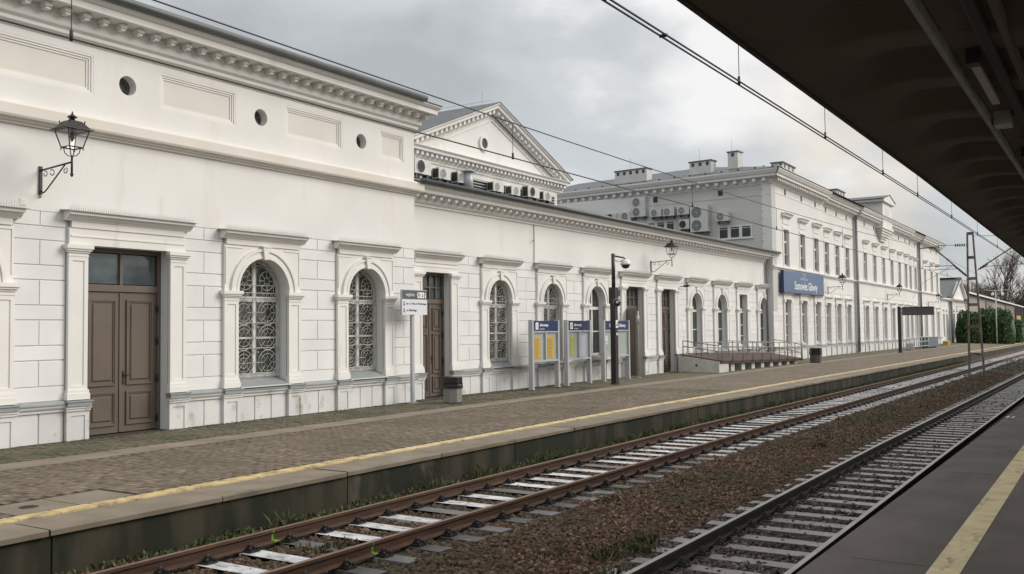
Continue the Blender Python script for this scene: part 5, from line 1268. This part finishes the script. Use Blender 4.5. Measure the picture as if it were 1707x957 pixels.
# ================================================================== OVERHEAD LINE
WIRE = mat('wire_dark', (0.035, 0.035, 0.037), .6, .1, 3)
def zm(x): return 5.33+.62*((x-17)/35)**2 if x < 52 else 5.33+.62*((x-85)/33)**2
t = thing('overhead_wire', 'overhead catenary wire with droppers above the track below the station platform', 'overhead line', (0, 8, 0))
MB().tube([(x, 0, 4.78+(0 if x < 52 else G(x)-G(52))) for x in range(-4, 120, 8)], .011, 5).build('contact_wire', WIRE, t)
MB().tube([(x, 0, zm(x)) for x in list(range(-4, 52, 3))+[52, 56, 62, 70, 80, 90, 100, 110, 118]], .0095, 5).build('messenger_wire', WIRE, t)
for x in (-2, 5.07, 12.6, 20.13, 26.4, 34.0, 42, 50, 58, 66, 74, 82, 90, 98): MB().tube([(x, 0, 4.79), (x, 0, zm(x))], .005, 4).tube([(x, 0, 4.76), (x, 0, 4.86)], .018, 5).build('dropper', WIRE, t)
t = thing('overhead_wire', 'overhead double contact wire above the track beside the canopy', 'overhead line', (0, 3.75, 0))
for dy in (-.03, .03): MB().tube([(x, dy, 5.0-(0 if x < 24 else .0035*(x-24))) for x in range(-4, 120, 6)], .011, 5).build('contact_wire', WIRE, t)
zm2 = lambda x: 6.0+.5*((x-20)/32)**2 if x < 52 else 6.0+.5*((x-85)/33)**2
MB().tube([(x, 0, zm2(x)) for x in range(-4, 118, 4)], .009, 5).build('messenger_wire', WIRE, t)
for x in (7.46, 11.01, 15.0, 19.31, 23.1, 28.35, 34, 40, 46, 58, 66, 74, 82): MB().tube([(x, 0, 5.02-(0 if x < 24 else .0035*(x-24))), (x, 0, zm2(x))], .005, 4).tube([(x, 0, 4.98-(0 if x < 24 else .0035*(x-24))), (x, 0, 5.08-(0 if x < 24 else .0035*(x-24)))], .018, 5).build('dropper', WIRE, t)
MB().tube([(8.75, -.04, 5.0), (8.75, .04, 5.0)], .02, 5).build('clamp', WIRE, t)
# mast
RMT = mat('mast_rusty_paint', (0.16, 0.135, 0.115), .7, .4, 4, col2=(.10, .055, .035))
t = thing('catenary_mast', 'rusty two legged steel catenary mast standing between the two tracks', 'catenary mast', (52, 0, 0))
zb0 = -.75+G(52)
legs = [((6.31, zb0), (6.20, 6.60)), ((5.62, zb0), (5.95, 6.60))]
for (y0, z0), (y1, z1) in legs:
    m_ = MB(); m_.add([(-.09, y0-.045, z0), (.09, y0-.045, z0), (.09, y0+.045, z0), (-.09, y0+.045, z0), (-.09, y1-.035, z1), (.09, y1-.035, z1), (.09, y1+.035, z1), (-.09, y1+.035, z1)], [(0, 1, 5, 4), (1, 2, 6, 5), (2, 3, 7, 6), (3, 0, 4, 7), (4, 5, 6, 7)]); m_.build('leg', RMT, t)
for zc_ in (-.55, .55, 1.9, 3.0, 4.30, 5.35, 6.55):
    u = (zc_-zb0)/(6.6-zb0); ya_, yb_ = 6.31-.11*u, 5.62+.33*u; MB().box(-.07, .07, yb_, ya_, zc_-.07, zc_+.07).build('batten', RMT, t)
MB().box(-.4, .4, 5.3, 6.5, zb0-.1, zb0+.12).build('foundation', mat('mast_footing', (.07, .05, .045), .9, .3, 5, bump=.3), t)
INS = mat('insulator_brown', (.05, .03, .025), .3)
for arm in ([((6.2, 4.36), (7.81, 5.96), .035), ((7.75, 5.95), (8.45, 5.93), .03), ((7.6, 6.02), (6.15, 5.99), .012), ((6.9, 4.98), (8.2, 4.99), .016), ((6.6, 4.82), (8.05, 4.80), .014), ((6.35, 4.47), (6.9, 4.99), .015), ((8.0, 4.99), (8.0, 4.78), .01)],
            [((5.78, 4.72), (4.1, 5.85), .03), ((4.15, 5.82), (3.5, 6.1), .02), ((5.95, 6.42), (3.6, 6.30), .012), ((5.35, 4.88), (3.6, 4.93), .016), ((5.6, 4.8), (5.35, 4.9), .02)]):
    m_ = MB()
    for (a, b, r_) in arm: m_.tube([(0, a[0], a[1]), (0, b[0], b[1])], r_, 6)
    m_.build('cantilever', DARKM, t)
for (a, b) in (((6.75, 6.0), (6.35, 5.99)), ((7.55, 5.95), (7.95, 5.94)), ((6.35, 4.5), (6.6, 4.75)), ((5.65, 4.8), (5.35, 5.0))):
    m_ = MB()
    for q in range(5):
        u = q/4; m_.tube([(0, a[0]+(b[0]-a[0])*u-.025, a[1]+(b[1]-a[1])*u), (0, a[0]+(b[0]-a[0])*u+.025, a[1]+(b[1]-a[1])*u)], .07, 8)
    m_.build('insulator', INS, t)
# cable between mast and the far side
m_ = MB(); m_.tube([(52, 6.9, 4.98), (75, 12, 5.1), (100, 17, 4.6)], .012, 4); o = m_.build('stay_wire', WIRE); o['label'] = 'thin stay wire running from the mast towards the far station wall'; o['category'] = 'wire'
# far double-arm lamp mast
t = thing('platform_lamp', 'far slim lamp post with two arms before the grey warehouse', 'street lamp', (120, 11.6, G(120)))
MB().tube([(0, 0, 0), (0, 0, 5.7-G(120))], .07, 6).build('pole', GREY, t); MB().tube([(0, -1.15, 5.8-G(120)), (0, 0, 5.7-G(120)), (0, 1.15, 5.85-G(120))], .045, 5).build('arm', GREY, t)
for s in (-.7, .3): MB().lathe(0, s, [(.12, 5.2-G(120)), (.16, 5.35-G(120)), (.05, 5.55-G(120))], 8).build('lamp_head', WHT, t)

# ================================================================== CANOPY
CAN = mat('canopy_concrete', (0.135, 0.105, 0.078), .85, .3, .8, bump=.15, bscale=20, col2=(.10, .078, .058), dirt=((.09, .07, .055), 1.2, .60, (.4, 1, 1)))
t = thing('platform_canopy', 'dark concrete platform canopy with scalloped underside overhead at the right', 'canopy', (0, 0, 0))
def soff(x, y):
    s = min(max((2.0-y)/.45, 0), 1); s = s*s*(3-2*s); u = ((x-7.40)/1.57) % 1.0
    lip = 4.12+.135*math.sin(min(max((2.2-y)/1.55, 0), 1)*math.pi) if y > .65 else 4.12-.02*min(.65-y, 2)
    v = min(max((u-.07)/.93, 0), 1)
    return lip+s*.17*math.sin(math.pi*v**2.4)
xs = []; x = 7.40-1.57*8
while x < 84:
    xs += [x+1.57*q for q in (0, .07, .2, .35, .5, .6, .68, .75, .81, .86, .90, .93, .96, .98, .995)]; x += 1.57
ys = [2.2, 2.12, 2.05, 1.98, 1.92, 1.86, 1.8, 1.74, 1.68, 1.62, 1.55, 1.45, 1.35, 1.2, 1.05, .9, .75, .65, .3, -.6, -2, -3.5, -4.8]
vs = []; fs = []; m_ = len(ys)
for x in xs:
    for y in ys: vs.append((x, y+.009*max(0, x-14), soff(x, y)))
for i in range(len(xs)-1):
    for j in range(m_-1): a = i*m_+j; fs.append((a, a+m_, a+m_+1, a+1))
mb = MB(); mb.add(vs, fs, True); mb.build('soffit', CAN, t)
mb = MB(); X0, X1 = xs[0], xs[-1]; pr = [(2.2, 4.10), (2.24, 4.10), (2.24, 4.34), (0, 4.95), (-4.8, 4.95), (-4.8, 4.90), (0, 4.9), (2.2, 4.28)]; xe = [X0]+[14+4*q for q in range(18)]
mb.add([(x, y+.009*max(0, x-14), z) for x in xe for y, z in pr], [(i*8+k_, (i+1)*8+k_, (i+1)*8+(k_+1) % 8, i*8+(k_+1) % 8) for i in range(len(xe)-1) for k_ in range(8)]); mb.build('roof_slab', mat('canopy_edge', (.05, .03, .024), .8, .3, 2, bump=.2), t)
MB().box(X0, X1, 1.0, 1.04, 4.06, 4.15).build('cable_tray', mat('tray_grey', (.34, .325, .30), .6, .3, 3), t)
MB().box(X0, X1, .58, .62, 4.08, 4.20).box(X0, X1, .62, 1.0, 4.19, 4.21).build('tray_back', CAN, t)
MB().tube([(X0, .74, 4.13), (X1, .74, 4.13)], .045, 8).build('conduit', mat('conduit_dark', (.06, .055, .05), .6), t)
TUB = mat('lamp_tube_plastic', (.42, .40, .35), .5, .1, 3)
for q in range(12):
    a = 8.1+q*4.9; lf = MB().box(a, a+1.55, .845, .905, 4.08, 4.12).build('strip_light', TUB, t); MB().box(a-.14, a, .83, .92, 4.07, 4.19).build('light_end', BLK, lf); MB().box(a+2.4, a+2.65, .83, .98, 4.05, 4.19).build('junction_box', TUB, t)
for q in range(7):
    c = MB().tube([(2+q*9.4, -3.2, G(2+q*9.4)), (2+q*9.4, -3.2, 4.5)], .22, 12).build('column', CAN, t)
    MB().box(1.85+q*9.4, 2.15+q*9.4, -4.7, .55, 4.12, 4.5).build('beam', CAN, t)

# ================================================================== FAR THINGS
WH = mat('warehouse_render', (0.33, 0.31, 0.285), .9, .12, .3); WHB = mat('warehouse_pier', (0.22, 0.19, 0.17), .9, .15, .5)
t = thing('warehouse', 'long grey rendered warehouse with a pale roof edge behind the hedge', 'warehouse', (0, 0, 2.08*(1-1.17))); t.scale = (1.17, 1.17, 1.17)
MB().add([(122, 15, -1.6), (215, 15, -1.6), (215, 15, 4.65), (122, 15, 5.55), (122, 25, -1.6), (215, 25, -1.6), (215, 25, 4.65), (122, 25, 5.55)], [(0, 1, 2, 3), (0, 3, 7, 4), (1, 5, 6, 2)]).build('wall', WH, t)
MB().poly_x([(14.9, 5.5), (25, 5.5), (20, 6.6)], 122, 122.3).build('end_gable', WH, t)
m_ = MB(); m_.add([(121.5, 14.6, 5.60), (215, 14.6, 4.70), (215, 20, 5.6), (121.5, 20, 6.6), (121.5, 25.4, 5.5), (215, 25.4, 4.6)], [(0, 1, 2, 3), (3, 2, 5, 4)]); m_.build('roof', MET, t)
m_ = MB(); m_.add([(121.5, 14.55, 5.58), (215, 14.55, 4.68), (215, 14.55, 4.90), (121.5, 14.55, 5.80), (121.5, 14.75, 5.80), (215, 14.75, 4.90)], [(0, 1, 2, 3), (3, 2, 5, 4)]); m_.build('roof_edge', SNW, t)
for (a, b) in ((142, 149), (168, 183)): MB().box(a, b, 14.88, 15, -1.5, 5.0).build('pier', WHB, t)
for (a, b, z0, z1) in ((124.5, 134, 2.4, 3.5), (151, 163, 2.6, 3.6)):
    w_ = MB().box(a, b, 14.9, 14.98, z0, z1).build('window', SLAT, t)
    for q in range(1, 4): MB().box(a+(b-a)*q/4-.12, a+(b-a)*q/4+.12, 14.86, 14.9, z0, z1).build('glazing_bar', WHB, w_)
for q in range(9): MB().box(184+q*3.4, 184.9+q*3.4, 14.75, 15, -1.6, 4.7).build('timber_post', mat('old_timber', (.10, .08, .07), .8), t)
MB().box(184, 215, 14.8, 14.99, 1.6, 1.9).build('timber_beam', MATS['old_timber'], t)
o = MB().box(0, 6.5, 0, .1, 0, .9).build('warning_board', YB_, None, (171.5, 13.6, 2.3)); o['label'] = 'small yellow board before the far end of the warehouse'; o['category'] = 'sign'
m_ = MB().tube([(2.2, .06, -3.2), (2.2, .06, 0)], .08, 5); c = m_.build('post', GREY, o)

LEAF = mat('hedge_leaf', (0.028, 0.07, 0.018), .7, .6, 1.4, col2=(0.06, 0.115, 0.035)); WOOD = mat('bark', (0.09, 0.075, 0.062), .9, .3, 4); TWIG = mat('twig_brown', (0.20, 0.15, 0.12), .9, .35, .5)
def leafball(mb, c, rx, ry, rz, n, s, r_):
    for _ in range(n):
        a = r_.uniform(0, 6.283); z = r_.uniform(-1, 1); q = math.sqrt(1-z*z); rad = r_.uniform(.72, 1.05)
        p = Vector((c[0]+rx*q*math.cos(a)*rad, c[1]+ry*q*math.sin(a)*rad, c[2]+rz*z*rad)); u = Vector((r_.gauss(0, 1), r_.gauss(0, 1), r_.gauss(0, 1))).normalized(); v = u.cross(Vector((r_.gauss(0, 1), r_.gauss(0, 1), r_.gauss(0, 1)))).normalized()
        k_ = s*r_.uniform(.6, 1.3); mb.add([p-u*k_, p+v*k_*.5, p+u*k_, p-v*k_*.5], [(0, 1, 2, 3)])
hr = random.Random(3)
def hedge(label, cx, cy, L_, W_, H_, shrubs):
    t = thing('hedge', label, 'hedge', (cx, cy, G(cx)))
    for q in range(shrubs):
        u = (q+.5)/shrubs-.5; hh = H_*hr.uniform(.92, 1.06); mb = MB()
        for z in (.22, .5, .78): leafball(mb, (0, 0, hh*z), W_*.66, L_/shrubs*.85, hh*.34, 900, .15, hr)
        core = MB().lathe(0, 0, [(W_*.30, .1), (W_*.34, hh*.4), (W_*.28, hh*.75), (W_*.10, hh*.88)], 10)
        mb.v, mb.f, mb.sm
        s_ = mb.build('foliage', LEAF, t, (hr.uniform(-.3, .3), u*L_, 0)); core.build('inner_growth', LEAF, s_)
hedge('tall clipped dark green hedge to the right of the mast before the warehouse', 129, 12.7, 3.4, 3.0, 4.0, 4)
hedge('dark green hedge close against the end of the white pavilion', 127, 15.3, 2.0, 2.6, 3.7, 3)
hedge('low green bush at the right end of the clipped hedge', 140, 11.3, 1.2, 2.0, 2.6, 2)

def tree(loc, label, H_, seed, spread=.5, lean=0, depth=6, twigm=None):
    loc = (loc[0]*1.35, loc[1]*1.35, -3); H_ *= 1.35
    r_ = random.Random(seed); t = thing('bare_tree', label, 'tree', loc, 0, 'bare trees behind the warehouse')
    tr_, lb, tw = MB(), MB(), MB()
    def grow(p, d, l, rad, k_):
        q = p+d*l; m = tr_ if k_ == 0 else (lb if k_ < 3 else tw)
        m.tube([p, (p+q)/2+Vector((r_.gauss(0, .03), r_.gauss(0, .03), 0))*l, q], [rad, rad*.85, rad*.7], 7 if k_ == 0 else (5 if k_ < 3 else 3))
        if k_ >= depth: return
        for i in range(r_.choice((3, 3, 4)) if k_ else 6):
            nd = (d+Vector((r_.gauss(0, spread), r_.gauss(0, spread), r_.gauss(.12, .2)))).normalized()
            st = q if i < 2 else p+d*l*r_.uniform(.45, .9)
            grow(st, nd, l*r_.uniform(.62, .86), max(rad*.60, .024), k_+1)
    grow(Vector((0, 0, 0)), Vector((lean, 0, 1)).normalized(), H_*.26, H_*.022, 0)
    tr_.build('trunk', WOOD, t); lb.build('limbs', WOOD, t); tw.build('twigs', twigm or TWIG, t)
tree((195, 17.2, -1.6), 'tallest bare tree, rising straight behind the warehouse roof', 17.5, 4, .33)
tree((190, 21.0, -1.6), 'broad bare tree between the mast and the tallest tree', 13.5, 8, .5)
tree((180, 24.0, -1.6), 'reddish brown bare tree behind the mast, left of the others', 12.0, 15, .55)
tree((205, 23.5, -1.6), 'thin bare tree at the back between the two broad crowns', 12.5, 21, .5)
tree((200, 14.0, -1.6), 'bare tree at the right edge above the timber posts', 11.5, 31, .5)
tree((240, 30.0, -1.8), 'far bare tree glimpsed behind the gabled pavilion', 13, 41, .5)
o = MB().box(-2, 2, 0, .5, 0, .35).build('signal_arm', PBK, None, (150, 8.4, 4.9)); o['label'] = 'small dark signal box on the overhead line at the right edge'; o['category'] = 'signal'
print('objects', len(bpy.data.objects), 'tris ~', sum(sum(len(p.vertices)-2 for p in o.data.polygons) for o in bpy.data.objects if o.type == 'MESH' and len(o.data.polygons) < 5000))
